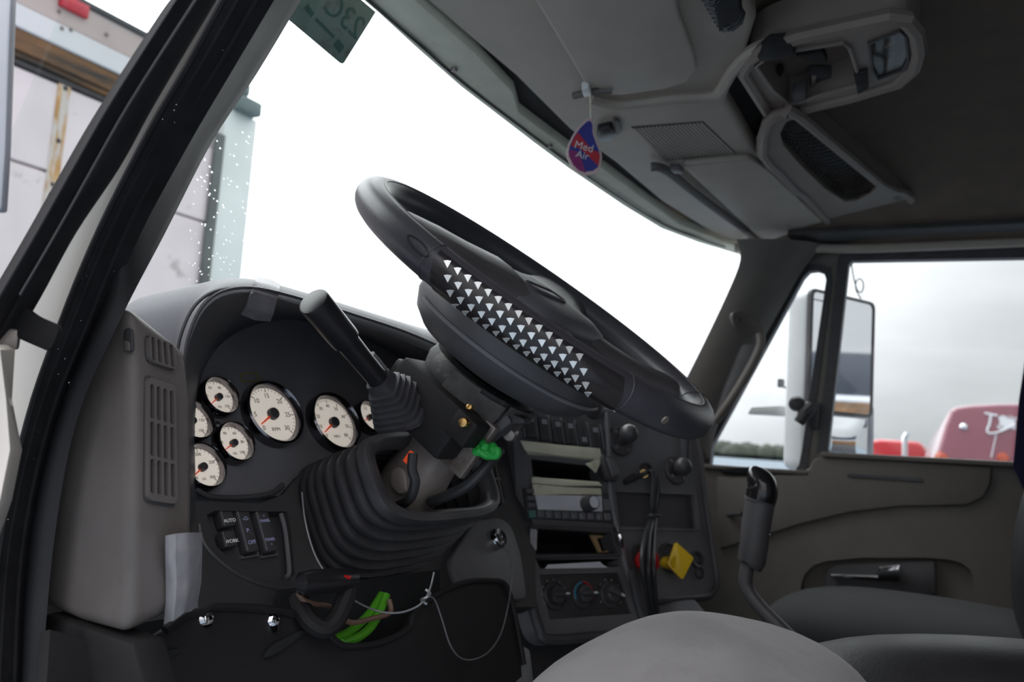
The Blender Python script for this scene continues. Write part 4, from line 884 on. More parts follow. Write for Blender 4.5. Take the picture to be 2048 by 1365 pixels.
b = BM(); slabh(b, rp([S(*p) for p in oc], .02), [[S(*p) for p in q_] for q_ in (slot1, slot2, slot3, hv, pn)], SNn2, .03); obj('face', b, DGR, stk)
b = BM(); tube(b, spl([S(*p, .002) for p in [(1384, 850), (1398, 900), (1410, 1000), (1426, 1110), (1433, 1165), (1424, 1188), (1398, 1197), (1300, 1202)]], 4), .006, 8); obj('edge_rim', b, BLK, stk)
b = BM(); tube(b, spl([S(*p, .010) for p in [(1044, 1110), (1056, 1180), (1078, 1258), (1096, 1280), (1190, 1274), (1276, 1268), (1290, 1250), (1276, 1200), (1262, 1140)]], 4), .008, 8); obj('heater_surround', b, BLK, stk)
for nm, sl_, dep in (('slot_box', slot1, .10), ('slot_box', slot2, .10), ('slot_box', slot3, .03)):
    b = BM(); f_ = [S(*p, -.004) for p in sl_]; bk = [p-SNn2*dep for p in f_]; loft(b, [f_, bk], caps=False); b.faces.new([b.verts.new(p) for p in bk]); thick(b, .002); obj(nm, b, NET, stk)
b = sl([(1222, 978), (1396, 984), (1404, 1064), (1232, 1060)], -.004, .01); obj('blank_panel', b, BLK, stk)
b = BM(); slabh(b, [S(*p, .003) for p in [(1226, 978), (1394, 984), (1400, 1062), (1236, 1060)]], [[S(*p, .003) for p in pn]], SNn2, .008); obj('blank_panel_frame', b, DGR, stk)
# divider rib between the two panels
b = BM(); tube(b, spl([S(*p, .004) for p in [(1212, 826), (1216, 900), (1222, 1000), (1234, 1060), (1250, 1130), (1276, 1200)]], 4), .006, 8); obj('divider_rib', b, DGR, stk)
# round top gauges/vents just under the wheel
for p in [(1128, 806), (1186, 812)]:
    b = BM(); lathe(b, [(.0, -.002), (.019, -.002), (.0205, .004), (.023, .003), (.024, -.003)], S(*p, .003), SNn2, 28); obj('round_vent', b, BLK, stk)
# rocker switches
for i, (x, y) in enumerate([(1059, 853), (1086, 858), (1113, 863), (1138, 866), (1163, 870), (1188, 874)]):
    o_ = S(x, y, .004); b = BM(); rbox(b, o_, SU, SV, SNn2, .020, .040, .012, .003); r_ = obj('rocker_switch', b, BLK, stk)
    b = BM(); top = i not in (4,); rbox(b, o_+SV*(.010 if top else -.010)+SNn2*.0062, SU, SV, SNn2, .010, .008, .0006); obj('switch_legend', b, GRY, r_)
for i in range(7):
    x = 1045+i*26.2; y = 850+i*4.3; b = BM(); rbox(b, S(x, y, .003), SU, SV, SNn2, .003, .044, .010, .001, 1); obj('switch_rib', b, DGR, stk)
# tape on the upper slot
tp = thing('masking_tape', 'cream masking tape lining the upper dash slot', 'tape', S(1120, 950))
b = sl([(1042, 881), (1120, 890), (1200, 897), (1206, 920), (1120, 912), (1052, 902)], .012, .004, .001); obj('top_strip', b, CRE, tp)
b = BM(); A, B_, C_, D_ = S(1053, 903, .011), S(1206, 921, .011), S(1196, 930, -.020), S(1060, 922, -.020); slab(b, [A, B_, C_, D_], (SNn2-SV).normalized(), .003); obj('folded_edge', b, CRE, tp)
b = sl([(1172, 927), (1205, 915), (1199, 932), (1193, 946)], .010, .004, .001); obj('loose_corner', b, CRE, tp)
b = sl([(1066, 954), (1198, 964), (1206, 972), (1130, 972), (1066, 966)], .012, .005, .001); obj('middle_strip', b, CRE, tp)
b = sl([(1066, 968), (1130, 974), (1202, 977), (1204, 990), (1130, 989), (1068, 990)], .010, .004, .001); obj('bottom_strip', b, CRE, tp)
# radio
rd_ = thing('car_radio', 'grey faced radio with one black knob and a row of buttons', 'radio', S(1140, 1040))
b = sl([(1048, 976), (1218, 986), (1228, 1046), (1056, 1036)], .006, .02, .002); obj('body', b, BLK, rd_)
b = sl([(1071, 990), (1204, 992), (1206, 1024), (1077, 1020)], .008, .004, .001); obj('face', b, RAD, rd_)
for i in range(10):
    t = i/9; x, y = 1064+150*t, 1029+6*t; b = BM(); rbox(b, S(x, y, .009), SU, SV, SNn2, .0125, .0115, .006, .001, 1); bt = obj('button', b, TEAL if i == 0 else DGR, rd_)
    if 0 < i < 9: b = BM(); text(b, str(i), .0075, S(x, y+1, .0123), SU, SV, SNn2, .0001); obj('legend', b, GRY, bt)
for i in range(3):
    b = BM(); rbox(b, S(1060+1.5*i, 983+14*i, .009), SU, SV, SNn2, .014, .007, .005, .001, 1); obj('button', b, DGR, rd_)
b = sl([(1208, 998), (1220, 999), (1223, 1022), (1211, 1021)], .010, .004, .001); obj('button', b, DGR, rd_)
k0 = S(1172, 1010, .008); kax = SNn2; b = BM(); lathe(b, [(.0125, 0), (.0125, .016), (.0115, .020), (.009, .0205), (0, .0205)], k0, kax, 28); kn = obj('knob', b, BLK, rd_)
b = BM(); lathe(b, [(0, .0208), (.0095, .0208), (.0095, .020)], k0, kax, 24); obj('knob_cap', b, RAD, kn)
# lower cubby frame
cf = thing('cubby_frame', 'black open cubby frame taped at the corners below the radio', 'cubby', S(1150, 1112))
b = BM(); slabh(b, rp([S(*p, .010) for p in [(1060, 1050), (1226, 1056), (1246, 1112), (1056, 1118)]], .006), [[S(*p, .010) for p in slot2]], SNn2, .012); obj('frame', b, BLK, cf)
b = sl([(1062, 1058), (1074, 1060), (1074, 1100), (1060, 1106)], .0125, .003, .001); obj('corner_tape', b, DUC, cf)
b = sl([(1224, 1060), (1236, 1066), (1238, 1090), (1228, 1096)], .0125, .003, .001); obj('corner_tape', b, BLK2, cf)
b = BM(); slabh(b, [S(*p, -.02) for p in [(1180, 1068), (1220, 1058), (1226, 1108), (1200, 1110)]], [[S(*p, -.02) for p in [(1194, 1078), (1216, 1072), (1220, 1100), (1204, 1104)]]], SNn2, .004); obj('cardboard_liner', b, CARD, cf)
b = BM(); tube(b, spl([S(1234, 1058, .016), S(1237, 1068, .02), S(1242, 1084, .02), S(1247, 1094, .018)], 4), [.005]*4+[.0055]*4+[.004]*5, 10); obj('chrome_clip', b, CHR, cf)
b = sl([(1096, 1130), (1200, 1124), (1206, 1130), (1216, 1136), (1090, 1138)], .004, .002); obj('paper_strip', b, RAD, cf)
# heater controls
hc = thing('heater_control_panel', 'heater control panel with three rotary knobs below the cubby', 'controls', S(1170, 1238))
b = sl([(1072, 1142), (1244, 1140), (1270, 1234), (1096, 1246)], -.004, .012, .002); obj('panel', b, BLK2, hc)
for i, (x, y) in enumerate([(1108, 1192), (1164, 1190), (1219, 1190)]):
    o_ = S(x, y, -.001); b = BM(); lathe(b, [(.021, -.003), (.021, .004), (.019, .005), (.0185, .002), (0, .002)], o_, SNn2, 30); hk_ = obj('dial_recess', b, BLK, hc)
    b = BM(); lathe(b, [(.0135, .002), (.0130, .012), (.011, .014), (0, .014)], o_, SNn2, 24); d = (SU if i != 2 else (SU-SV*.4).normalized()); rbox(b, o_+SNn2*.014, d, SNn2.cross(d), SNn2, .030, .007, .014, .002); obj('knob', b, BLK, hk_)
    b = BM(); rbox(b, o_+SNn2*.0215+d*.010, d, SNn2.cross(d), SNn2, .007, .003, .0006); obj('pointer', b, WHT, hk_)
    if i == 1:
        for nm, a0_, a1_, m in (('cold_arc', 95, 200, BLU), ('hot_arc', -20, 88, RED)):
            b = BM(); lathe(b, [(.0170, .0052), (.0192, .0052), (.0192, .0058), (.0170, .0058), (.0170, .0052)], o_, SNn2, 16, SU, math.radians(a0_), math.radians(a1_)); obj(nm, b, m, hk_)
    else:
        b = BM()
        for j in range(8):
            a = math.radians(205-j*(30 if i == 0 else 34)); rbox(b, o_+(SU*math.cos(a)+SV*math.sin(a))*.0235+SNn2*.001, SU, SV, SNn2, .0022, .0022, .001)
        obj('dial_marks', b, GRY, hk_)
# ball mounts
def ballmount(p, q_, lab, r=.016):
    t = thing('ball_mount', lab, 'mount', S(*p), group='ball mounts on the dash')
    o_ = S(*p, .002); b = BM(); lathe(b, [(0, .006), (.024, .006), (.026, .004), (.026, -.002)], o_, SNn2, 28); obj('base_plate', b, BLK, t)
    e = S(*q_, .034); b = BM(); tube(b, [o_+SNn2*.004, o_.lerp(e, .5), e], [.010, .007, .008], 12); obj('neck', b, BLK, t)
    b = BM(); lathe(b, [(0, -r)]+[(r*math.cos(a), r*math.sin(a)) for a in [math.radians(-80+20*i) for i in range(9)]]+[(0, r)], e, SNn2, 24); obj('ball', b, BLK, t)
    for a in (.6, 2.2, 3.8, 5.4):
        b = BM(); lathe(b, [(0, .002), (.003, .0015), (.0035, 0)], o_+SNn2*.006+SU*(.019*math.cos(a))+SV*(.019*math.sin(a)), SNn2, 8); obj('screw', b, STL, t)
ballmount((1240, 884), (1258, 868), 'black ball mount beside the rocker switches')
ballmount((1350, 942), (1366, 934), 'black ball mount near the right dash edge')
b = BM(); A, B_ = S(1370, 925, .03), S(1372, 866, .05); tube(b, [A, A.lerp(B_, .5), B_], [.008, .007, .009], 10); obj('mount_arm', b, BLK, label='short black arm standing above the right ball mount', cat='arm')
b = BM(); slab(b, rp([S(*p, .02) for p in [(1206, 908), (1228, 914), (1244, 950), (1236, 964), (1218, 958), (1210, 930)]], .006), SNn2, .02, .004); ph = obj('holder_bracket', b, BLK, label='small black clip bracket beside the upper dash slot', cat='bracket')
b = BM(); slab(b, rp([S(*p, .024) for p in [(1214, 914), (1224, 918), (1236, 948), (1228, 954)]], .004), SNn2, .006, .001); obj('clip_pad', b, DGR, ph)
# 12 V socket, plug and cables
b = BM(); lathe(b, [(.0, -.01), (.009, -.01), (.0095, .003), (.0125, .003), (.0125, -.004)], S(1293, 940, .003), SNn2, 24); obj('power_socket', b, BLK, stk)
b = BM(); tube(b, [S(1291, 945, .002), S(1288, 948, .012)], .0075, 12); obj('socket_collar', b, BRS, stk)
paths = [[(1290, 946, .012), (1303, 944, .03), (1308, 960, .034), (1304, 1010, .03), (1302, 1035, .026), (1290, 1070, .05), (1284, 1120, .075), (1292, 1180, .06), (1302, 1240, .03), (1300, 1276, .02)],
         [(1312, 952, .03), (1316, 980, .034), (1311, 1030, .028), (1306, 1080, .05), (1306, 1130, .075), (1310, 1190, .06), (1316, 1250, .03), (1312, 1280, .02)],
         [(1306, 948, .026), (1310, 975, .03), (1306, 1032, .026), (1298, 1070, .05), (1295, 1130, .075), (1302, 1190, .06), (1310, 1250, .026), (1308, 1280, .02)],
         [(1268, 952, .006), (1250, 966, .008), (1282, 952, .012), (1296, 944, .02)]]
labs = ['black cable hanging down the dash, left strand', 'black cable hanging down the dash, right strand', 'black cable hanging down the dash, middle strand', 'short black lead curving to the power socket']
for pth, lab in zip(paths, labs):
    b = BM(); tube(b, spl([S(*p) for p in pth], 6), .0042, 8); obj('power_cable', b, BWIR, label=lab, cat='cable', group='cables hanging on the dash')
b = BM(); o_ = S(1307, 1033, .028); tube(b, [o_+SU*(.013*math.cos(a))+SNn2*(.009*math.sin(a)) for a in [2*math.pi*i/20 for i in range(20)]], .0018, 6, closed=True); obj('cable_tie', b, BLK, label='black tie around the hanging cables', cat='cable tie')
# air valve knobs
def octo(px, py, r, d, n_=8, rot=0): return [S(px, py, d)+SU*(r*math.cos(rot+2*math.pi*i/n_))+SV*(r*math.sin(rot+2*math.pi*i/n_)) for i in range(n_)]
av = thing('air_valve_knob', 'red octagonal trailer air valve knob behind the cables', 'knob', S(1296, 1140))
b = BM(); lathe(b, [(.020, -.002), (.020, .003), (.017, .004), (.015, .001), (0, .001)], S(1282, 1112, .002), SNn2, 24); obj('collar', b, BLK, av)
b = BM(); tube(b, [S(1280, 1124, .0), S(1284, 1124, .02), S(1300, 1124, .05)], [.012, .011, .010], 14); obj('stem', b, REDP, av)
ro_ = S(1298, 1122, .050); rn_ = (SNn2+(CAM-ro_).normalized()*.5).normalized(); ru_, rv_, _ = axes(rn_, SU); b = BM(); slab(b, [ro_+ru_*(.021*math.cos(.39+.7854*i))+rv_*(.021*math.sin(.39+.7854*i)) for i in range(8)], rn_, .008, .002); obj('knob_plate', b, REDP, av)
yv = thing('air_valve_knob', 'yellow diamond shaped parking brake valve knob', 'knob', S(1350, 1140))
b = BM(); lathe(b, [(.026, -.002), (.026, .003), (.023, .004), (.020, .001), (0, .001)], S(1340, 1116, .002), SNn2, 24); obj('collar', b, BLK, yv)
b = BM(); tube(b, [S(1330, 1126, .004), S(1338, 1126, .02), S(1354, 1126, .042)], [.010, .011, .011], 14); obj('stem', b, YEL, yv)
yo = S(1361, 1122, .046); yn = (SNn2*.5+(CAM-yo).normalized()).normalized(); yu, yvv, _ = axes(yn, SU)
b = BM(); slab(b, rp([yo+yu*x+yvv*y for x, y in [(-.0235, -.004), (.0, -.031), (.0235, .003), (-.004, .031)]], .004), yn, .009, .002); obj('knob_plate', b, YEL, yv)
b = BM(); lathe(b, [(0, -.004), (.009, -.003), (.010, .004), (.0135, .005), (.0145, .002), (.0145, -.003)], S(1393, 1120, .003), SNn2, 24); obj('lighter_socket', b, BLK, stk)
b = BM(); lathe(b, [(0, -.003), (.008, -.002), (.0095, .003), (.011, 0)], S(1398, 1146, .002), SNn2, 20); obj('blank_plug', b, BLK2, stk)
# lower tunnel under the stack
b = BM(); slab(b, [PX(*p, .12) for p in [(1294, 1212), (1390, 1196), (1440, 1256), (1470, 1340), (1300, 1360)]], (-.6, -.7, .4), .06, .006); obj('floor_console', b, DGR, label='dark grey tunnel cover below the centre stack', cat='console')
b = BM(); slab(b, [V((-.13, .62, .62)), V((.30, .48, .60)), V((.34, .55, .12)), V((-.2, .70, .12))], (-.4, -.9, 0), .05, .005); obj('tunnel_wall', b, BLK2, label='black tunnel wall under the dash centre', cat='panel')
b = BM(); slab(b, rp([G(*p, .045) for p in [(1034, 1300), (1042, 1290), (1060, 1300), (1075, 1420), (1030, 1420)]], .005), GN, .03, .006); obj('pedal_bracket', b, DGR, label='grey bracket edge beside the driver seat front', cat='bracket')
# ================================================================== GEAR LEVER
gl = thing('gear_lever', 'black gear lever with an angled grip between the seats', 'gear lever', PX(1600, 1290, .02))
b = BM(); p0_ = PX(1700, 1420, .02); tube(b, [V((.02, p0_.y-.06, .13)), p0_], .012, 10); lathe(b, [(.07, 0), (.06, .03), (.03, .08), (.016, .12)], (.02, p0_.y-.06, .121), UZ, 20); obj('floor_gaiter', b, RUB, gl)
b = BM(); tube(b, spl([PX(*p, .02) for p in [(1700, 1420), (1640, 1330), (1575, 1270), (1520, 1215), (1494, 1178), (1492, 1150), (1500, 1115)]], 5), .0105, 12); obj('shaft', b, BLK, gl)
b = BM(); pth = [PX(*p, .02) for p in [(1500, 1128), (1503, 1124), (1508, 1090), (1514, 1040), (1520, 1004)]]; tube(b, pth, [.019, .0205, .021, .0215, .022], 22, sx=1.0, sy=.95); obj('grip', b, BLK, gl, ang=50)
b = BM(); pth = spl([PX(*p, .02) for p in [(1521, 1002), (1524, 985), (1522, 968), (1508, 955), (1497, 952)]], 5)
tube(b, pth, [.022, .0222, .0224, .0226, .0228, .0228, .0228, .0225, .0222, .022, .0215, .021, .0205, .0195, .0188, .018, .0172, .016, .0145, .0125, .009], 22); obj('knob', b, mat('glossy_black', (34, 32, 34), .16, coat=.5), gl, ang=60)
b = BM(); tube(b, [PX(1519, 1004, .02), PX(1520, 1000, .02)], .0228, 22); obj('joint_ring', b, BLK2, gl)
b = BM(); lathe(b, [(0, .002), (.002, .001), (.002, -.001)], PX(1541, 1070, .005), (-.6, -.7, 0), 10); obj('bright_stud', b, CHR, gl)
# ================================================================== SEATS
def cushion(bm, c, h, e1=3.0, e2=4.0, nu=40, nv=20, slope=0.0, dip=0.0, wob=0.0, seed=1):
    """rounded cushion (superellipsoid) with sag and wrinkles"""
    c = V(c); rdx = random.Random(seed); ph = [rdx.uniform(0, 6) for _ in range(4)]
    def sg(x, p): return math.copysign(abs(x)**p, x)
    rings = []
    for i in range(nv+1):
        t = -math.pi/2+math.pi*i/nv; rg = []
        for j in range(nu):
            a = 2*math.pi*j/nu
            x = h[0]*sg(math.cos(t), 2/e1)*sg(math.cos(a), 2/e2); y = h[1]*sg(math.cos(t), 2/e1)*sg(math.sin(a), 2/e2); z = h[2]*sg(math.sin(t), 2/e1)
            z += slope*y - (dip*(1-(x/h[0])**2)*(1-(y/h[1])**2) if z > 0 else 0)
            z += wob*(math.sin(19*y+ph[0]+4*x)+math.sin(23*x+ph[1]+7*y)) if z > 0 else 0
            rg.append(c+V((x, y, z)))
        rings.append(rg)
    loft(bm, rings, caps=False)
    bmesh.ops.remove_doubles(bm, verts=bm.verts, dist=1e-5); return bm
ds_ = thing('driver_seat', 'driver seat cushion with grey fabric centre and black bolster', 'seat', (-.46, -.1, .12))
b = BM(); cushion(b, (-.465, .215, .618), (.25, .165, .118), 2.1, 2.7, 56, 28, slope=.03, wob=.0014); obj('cushion', b, FABG, ds_, ang=80)
b = BM(); cushion(b, (-.50, -.20, .585), (.19, .30, .090), 2.6, 3.0, 48, 24, slope=.02, wob=.001, seed=4); obj('rear_cushion', b, FABG, ds_, ang=80)
b = BM(); cushion(b, (-.265, -.12, .615), (.125, .34, .118), 2.3, 2.6, 40, 24, slope=.0, wob=.001, seed=3); obj('side_bolster', b, VIN, ds_, ang=80)
b = BM(); cushion(b, (-.72, -.18, .545), (.06, .28, .10), 2.4, 2.8, 40, 24); obj('side_bolster', b, VIN, ds_, ang=80)
b = BM(); rbox(b, (-.46, -.12, .36), UX, UY, UZ, .42, .5, .30, .03); obj('pedestal', b, BLK2, ds_)
b = BM(); rbox(b, (-.46, -.12, .16), UX, UY, UZ, .46, .54, .12, .02); obj('base', b, BLK2, ds_)
b = BM(); cushion(b, (-.46, -.62, 1.0), (.26, .09, .42), 2.6, 3.0); obj('backrest', b, FABG, ds_, ang=80)
b = BM(); tube(b, spl([PX(*p, -.49) for p in [(1225, 1316), (1262, 1296), (1300, 1284), (1330, 1276)]], 5), .003, 8); obj('piping', b, DGR, ds_)
ps_ = thing('passenger_seat', 'dark grey passenger seat in front of the far door', 'seat', (.52, -.1, .12))
b = BM(); cushion(b, (.52, -.04, .565), (.27, .39, .085), 2.2, 3.2, 56, 24, slope=.07, wob=.001, seed=8); obj('cushion', b, FABD, ps_, ang=80)
b = BM(); cushion(b, (.50, -.07, .50), (.285, .39, .075), 2.2, 3.2, 56, 24, slope=.06, seed=9); obj('lower_cushion', b, VIN, ps_, ang=80)
b = BM(); rbox(b, (.52, -.05, .30), UX, UY, UZ, .44, .5, .35, .03); obj('pedestal', b, BLK2, ps_)
b = BM(); rings = []
for i in range(15):
    t = i/14; z = .50+.62*t; y = -.022-.10*(1-math.sin(math.pi*min(1, t*.9+.1)))*1.0-.065*t; hw = .26*(1-.25*max(0, t-.7)/.3)
    rg = []
    for j in range(28):
        a = 2*math.pi*j/28; cc, ss = math.cos(a), math.sin(a); f_ = (abs(cc)**3+abs(ss)**3)**(-1/3)
        rg.append(V((.50+hw*cc*f_, y-.10+.085*ss*f_*(1 if 0 < i < 14 else .6), z)))
    rings.append(rg)
loft(b, rings); obj('backrest', b, VIN, ps_, ang=70)
b = BM(); tube(b, [r[11]+V((0, .002, 0)) for r in rings], .004, 8); obj('piping', b, GRY, ps_)
# ================================================================== OUTSIDE
GZ = -1.10
b = BM(); slab(b, [V((-300, -300, GZ)), V((500, -300, GZ)), V((500, 500, GZ)), V((-300, 500, GZ))], UZ, .2)
obj('floor_outside', b, ASPH, kind='structure', label='pale wet yard ground outside the truck')
# far tree line
b = BM(); rt = random.Random(11)
for i in range(520):
    a = math.radians(rt.uniform(-30, 75)); d = rt.uniform(390, 430); h = rt.uniform(4.2, 5.6)
    c = V((CAM.x+d*math.cos(a), d*math.sin(a), GZ+h*.5)); r = rt.uniform(4, 7)
    lathe(b, [(r*.5, -h*.7), (r, -h*.1), (r*.75, h*.45), (r*.3, h*.8), (0, h*.9)], c, UZ, 7)
obj('tree_line', b, TREE, kind='stuff', label='low dark tree line on the far horizon', cat='trees')
# trailer in front, seen beyond the driver pillar
TY = 4.2
tr = thing('box_trailer', 'rust streaked white box trailer beyond the driver pillar', 'trailer', (0, TY+1.2, GZ))
def T(px, py): return PY(px, py, TY)
xe = 2.66; x0 = -2.2; zt = T(127, 0).z
b = BM(); slab(b, [V((x0, TY+.03, -.2)), V((xe, TY+.03, -.2)), V((xe, TY+.03, zt-.05)), V((x0, TY+.03, zt-.05))], (0, -1, 0), 2.4); obj('body', b, TRL, tr)
xs = [T(108, 330).x]; seams = [x0, xs[0]-1.22, xs[0], xs[0]+1.22, xe-.16]
zl = [-.2, T(60, 332).z-.62, T(60, 332).z, T(20, 112).z-.03]
for i in range(4):
    for j in range(3):
        xa, xb, za, zb = seams[i]+.012, seams[i+1]-.012, zl[j]+.008, zl[j+1]-.008
        b = BM(); slab(b, [V((xa, TY, za)), V((xb, TY, za)), V((xb, TY, zb)), V((xa, TY, zb))], (0, -1, 0), .02, .004, 1); obj('side_panel', b, TRL, tr)
for x in seams[1:4]:
    b = BM(); slab(b, [V((x-.035, TY-.006, -.2)), V((x+.035, TY-.006, -.2)), V((x+.035, TY-.006, zl[3])), V((x-.035, TY-.006, zl[3]))], (0, -1, 0), .01); obj('rust_streak', b, RUST, tr)
    for k in range(14):
        z = zl[3]-.06-.20*k+rt.uniform(-.08, .08); b = BM(); lathe(b, [(0, .008), (.010, .006), (.014, 0)], (x+.004, TY-.005, z), (0, -1, 0), 10); obj('rivet', b, BLK2, tr)
def rail(z0, z1, y, m, nm, t=.06):
    b = BM(); slab(b, [V((x0, y, z0)), V((xe-.4, y, z0)), V((xe-.4, y, z1)), V((x0, y, z1))], (0, -1, 0), t, .006, 1); obj(nm, b, m, tr)
za, zb, zc, zd = T(20, 112).z, T(20, 80).z, T(20, 56).z, T(20, 8).z
rail(za-.03, za, TY-.015, BLK2, 'rail_edge'); rail(za, zb-.04, TY-.03, RAIL, 'lower_rail'); rail(zb-.05, zc, TY-.045, RAIL, 'bronze_rail'); rail(zc, zd, TY-.055, WPNT, 'white_rail'); rail(zd, zt, TY-.05, mat('pinkish_rail', (196, 180, 176), .5, var=.08, vs=4), 'top_rail')
rail(zt, zt+.03, TY-.07, BLK2, 'roof_edge', .1)
c = T(133, 16); b = BM(); rbox(b, (c.x, TY-.06, c.z), UX, UZ, V((0, -1, 0)), .16, .07, .03, .006); obj('marker_lamp', b, RED, tr, label='red marker lamp')
for px, py in [(105, 26), (200, 72), (110, 60), (128, 63)]:
    c = T(px, py); b = BM(); lathe(b, [(0, .01), (.008, .007), (.011, 0)], (c.x, TY-.056, c.z), (0, -1, 0), 8); obj('rivet', b, STL, tr)
# corner post with dark channel at the right end
b = BM(); slab(b, [V((xe-.16, TY-.02, -.2)), V((xe+.12, TY-.02, -.2)), V((xe+.12, TY-.02, 2.86)), V((xe-.16, TY-.02, 2.86))], (0, -1, 0), .3, .02); obj('corner_post', b, mat('pale_green_paint', (226, 232, 230), .4, var=.05, vs=3), tr)
b = BM(); slab(b, [V((xe-.22, TY-.03, -.2)), V((xe-.15, TY-.03, -.2)), V((xe-.15, TY-.03, 2.66)), V((xe-.22, TY-.03, 2.66))], (0, -1, 0), .02, .004); obj('dark_channel', b, mat('channel_shadow_grey', (96, 102, 100), .6, var=.2, vs=5), tr)
b = BM(); rbox(b, (xe-.02, TY-.03, 2.90), UX, UZ, V((0, -1, 0)), .20, .10, .12, .02); rbox(b, (xe-.10, TY-.03, 2.99), UX, UZ, V((0, -1, 0)), .12, .08, .12, .015); obj('corner_casting', b, mat('grey_green_casting', (112, 126, 126), .6), tr)
# ---- passenger door mirror
MN = V((-.61, -.79, 0)).normalized(); MO = PX(1700, 720, 1.2); MU = V((.79, -.61, 0)).normalized()*1.0; MU = axes(MN, (.79, -.61, 0))[0]; MV = UZ
def MR(px, py, d=0.0): return PL(px, py, MO+MN*d, MN)
dm = thing('door_mirror', 'tall passenger door mirror seen through the far window', 'mirror', MR(1700, 905))
zt_, zb_ = MR(1745, 606).z, MR(1740, 915).z
xr = (MR(1746, 720)-MO).dot(MU); xl = xr-.235
def mp_(x, z, d=0.0): return MO+MU*x+V((0, 0, z-MO.z))+MN*d
zm = MR(1740, 836).z
b = BM(); slab(b, rp([mp_(xl, zb_-.05), mp_(xr, zb_-.05), mp_(xr, zt_), mp_(xl, zt_+.012)], .03), MN, .09, .02, 3); obj('shell', b, SHEL, dm)
b = BM(); slabh(b, rp([mp_(xl, zm, .004), mp_(xr, zm, .004), mp_(xr, zt_, .004), mp_(xl, zt_+.012, .004)], .02), [rp([mp_(xl+.012, zm+.008, .004), mp_(xr-.006, zm+.008, .004), mp_(xr-.006, zt_-.007, .004), mp_(xl+.012, zt_+.004, .004)], .016)], MN, .012); obj('bezel', b, BLK, dm)
b = BM(); slab(b, [mp_(xl+.006, zm+.004, .001), mp_(xr-.003, zm+.004, .001), mp_(xr-.003, zt_-.004, .001), mp_(xl+.006, zt_+.006, .001)], MN, .002); obj('flat_glass', b, MIC, dm)
b = BM(); c0 = mp_((xl+xr)/2, (zm+zb_)/2-.02); rings = []
for i in range(11):
    rings.append([mp_(xl+.015+(xr-.02-xl-.015)*j/12, zb_-.04+(zm-.006-zb_+.04)*i/10, .004+.012*(1-((j-6)/6)**2)*(1-((i-5)/5)**2)) for j in range(13)])
loft(b, rings, closed=False); thick(b, .002); obj('convex_glass', b, MIC, dm, ang=80)
b = BM(); slab(b, rp([mp_(xr-.005, zb_-.05, -.005), mp_(xr+.018, zb_-.05, -.005), mp_(xr+.014, zm+.03, -.005), mp_(xr-.005, zm+.035, -.005)], .006), MN, .06, .006); obj('side_strut', b, GRY, dm)
A = PX(1500, 822, 1.12); B_ = PX(1612, 824, 1.20); b = BM(); slab(b, rp([PX(1495, 828, 1.14), PX(1503, 815, 1.14), PX(1560, 812, 1.16), PX(1620, 815, 1.2), PX(1620, 834, 1.2), PX(1560, 832, 1.16)], .004), (-1, -.2, 0), .05, .006); obj('arm', b, SHEL, dm)
b = BM(); rbox(b, PX(1562, 767, 1.18), UX, UY, UZ, .02, .017, .024, .003); rbox(b, PX(1589, 766, 1.19), UX, UY, UZ, .02, .017, .024, .003); tube(b, [PX(1562, 772, 1.18), PX(1576, 778, 1.185), PX(1604, 778, 1.2)], .003, 6); obj('marker_lamps', b, DGR, dm)
b = BM(); tube(b, [mp_((xl+xr)/2, zb_-.02, -.04), V((1.05, .33, .82)), V((.925, .33, .80))], .014, 10); obj('bracket', b, BLK, dm)
b = BM(); pth = [PX(1702, 520, 1.0), PX(1706, 548, 1.02), PX(1712, 574, 1.05)]+[PX(1719+8*math.sin(t), 572-14*math.cos(t)+0, 1.06) for t in [i*.5-2.6 for i in range(12)]]+[PX(1712, 580, 1.08), PX(1722, 598, 1.15)]
tube(b, spl(pth, 3), .0018, 6); obj('antenna_wire', b, BWIR, label='thin curled wire above the passenger mirror', cat='wire')
# ---- maroon truck and red truck beyond the passenger window
mt = thing('truck', 'maroon truck with white roof lettering beyond the passenger window', 'truck', (11.5, -.8, GZ))
def TR_(px, py, d=0.0): return PL(px, py, V((9.9, 0, 0))+V((-1, 0, .0))*d, V((-.97, -.15, .18)))
ro = [(1866, 940), (1874, 905), (1890, 850), (1900, 822), (1912, 813), (1940, 809), (2000, 806), (2080, 806), (2160, 815), (2185, 860), (2200, 940)]
P_ = [TR_(*p) for p in ro]; b = BM(); slab(b, P_, (-.97, -.15, .18), 1.8, .06, 4); obj('roof_fairing', b, MRN, mt, ang=60)
cx = (P_[0]+P_[-1])/2
b = BM(); slab(b, [P_[0]+V((.25, .1, 0)), P_[-1]+V((.25, -.1, 0)), V((P_[-1].x+.25, P_[-1].y-.1, GZ+.6)), V((P_[0].x+.25, P_[0].y+.1, GZ+.6))], (-1, 0, 0), 2.2, .06); obj('cab', b, MRN, mt)
b = BM(); slab(b, [P_[0]+V((.2, -.1, -.12)), P_[-1]+V((.2, .1, -.12)), P_[-1]+V((.1, .1, -.75)), P_[0]+V((.1, -.1, -.75))], (-1, 0, 0), .06, .01); obj('windscreen', b, BLK, mt)
b = BM(); slab(b, [V((P_[0].x-1.2, P_[0].y-.2, GZ+1.45)), V((P_[-1].x-1.2, P_[-1].y+.2, GZ+1.45)), V((P_[-1].x-1.3, P_[-1].y+.2, GZ+.5)), V((P_[0].x-1.3, P_[0].y-.2, GZ+.5))], (-1, 0, 0), 1.6, .1, 3); obj('hood', b, MRN, mt)
for s in (.12, .88):
    for dx in (-.6, 2.0):
        c = P_[0].lerp(P_[-1], s); b = BM(); lathe(b, [(.2, -.12), (.48, -.14), (.5, -.1), (.5, .1), (.48, .14), (.2, .12), (0, .1)], (c.x+dx, c.y, GZ+.5), UY, 28); obj('wheel', b, RUB, mt)
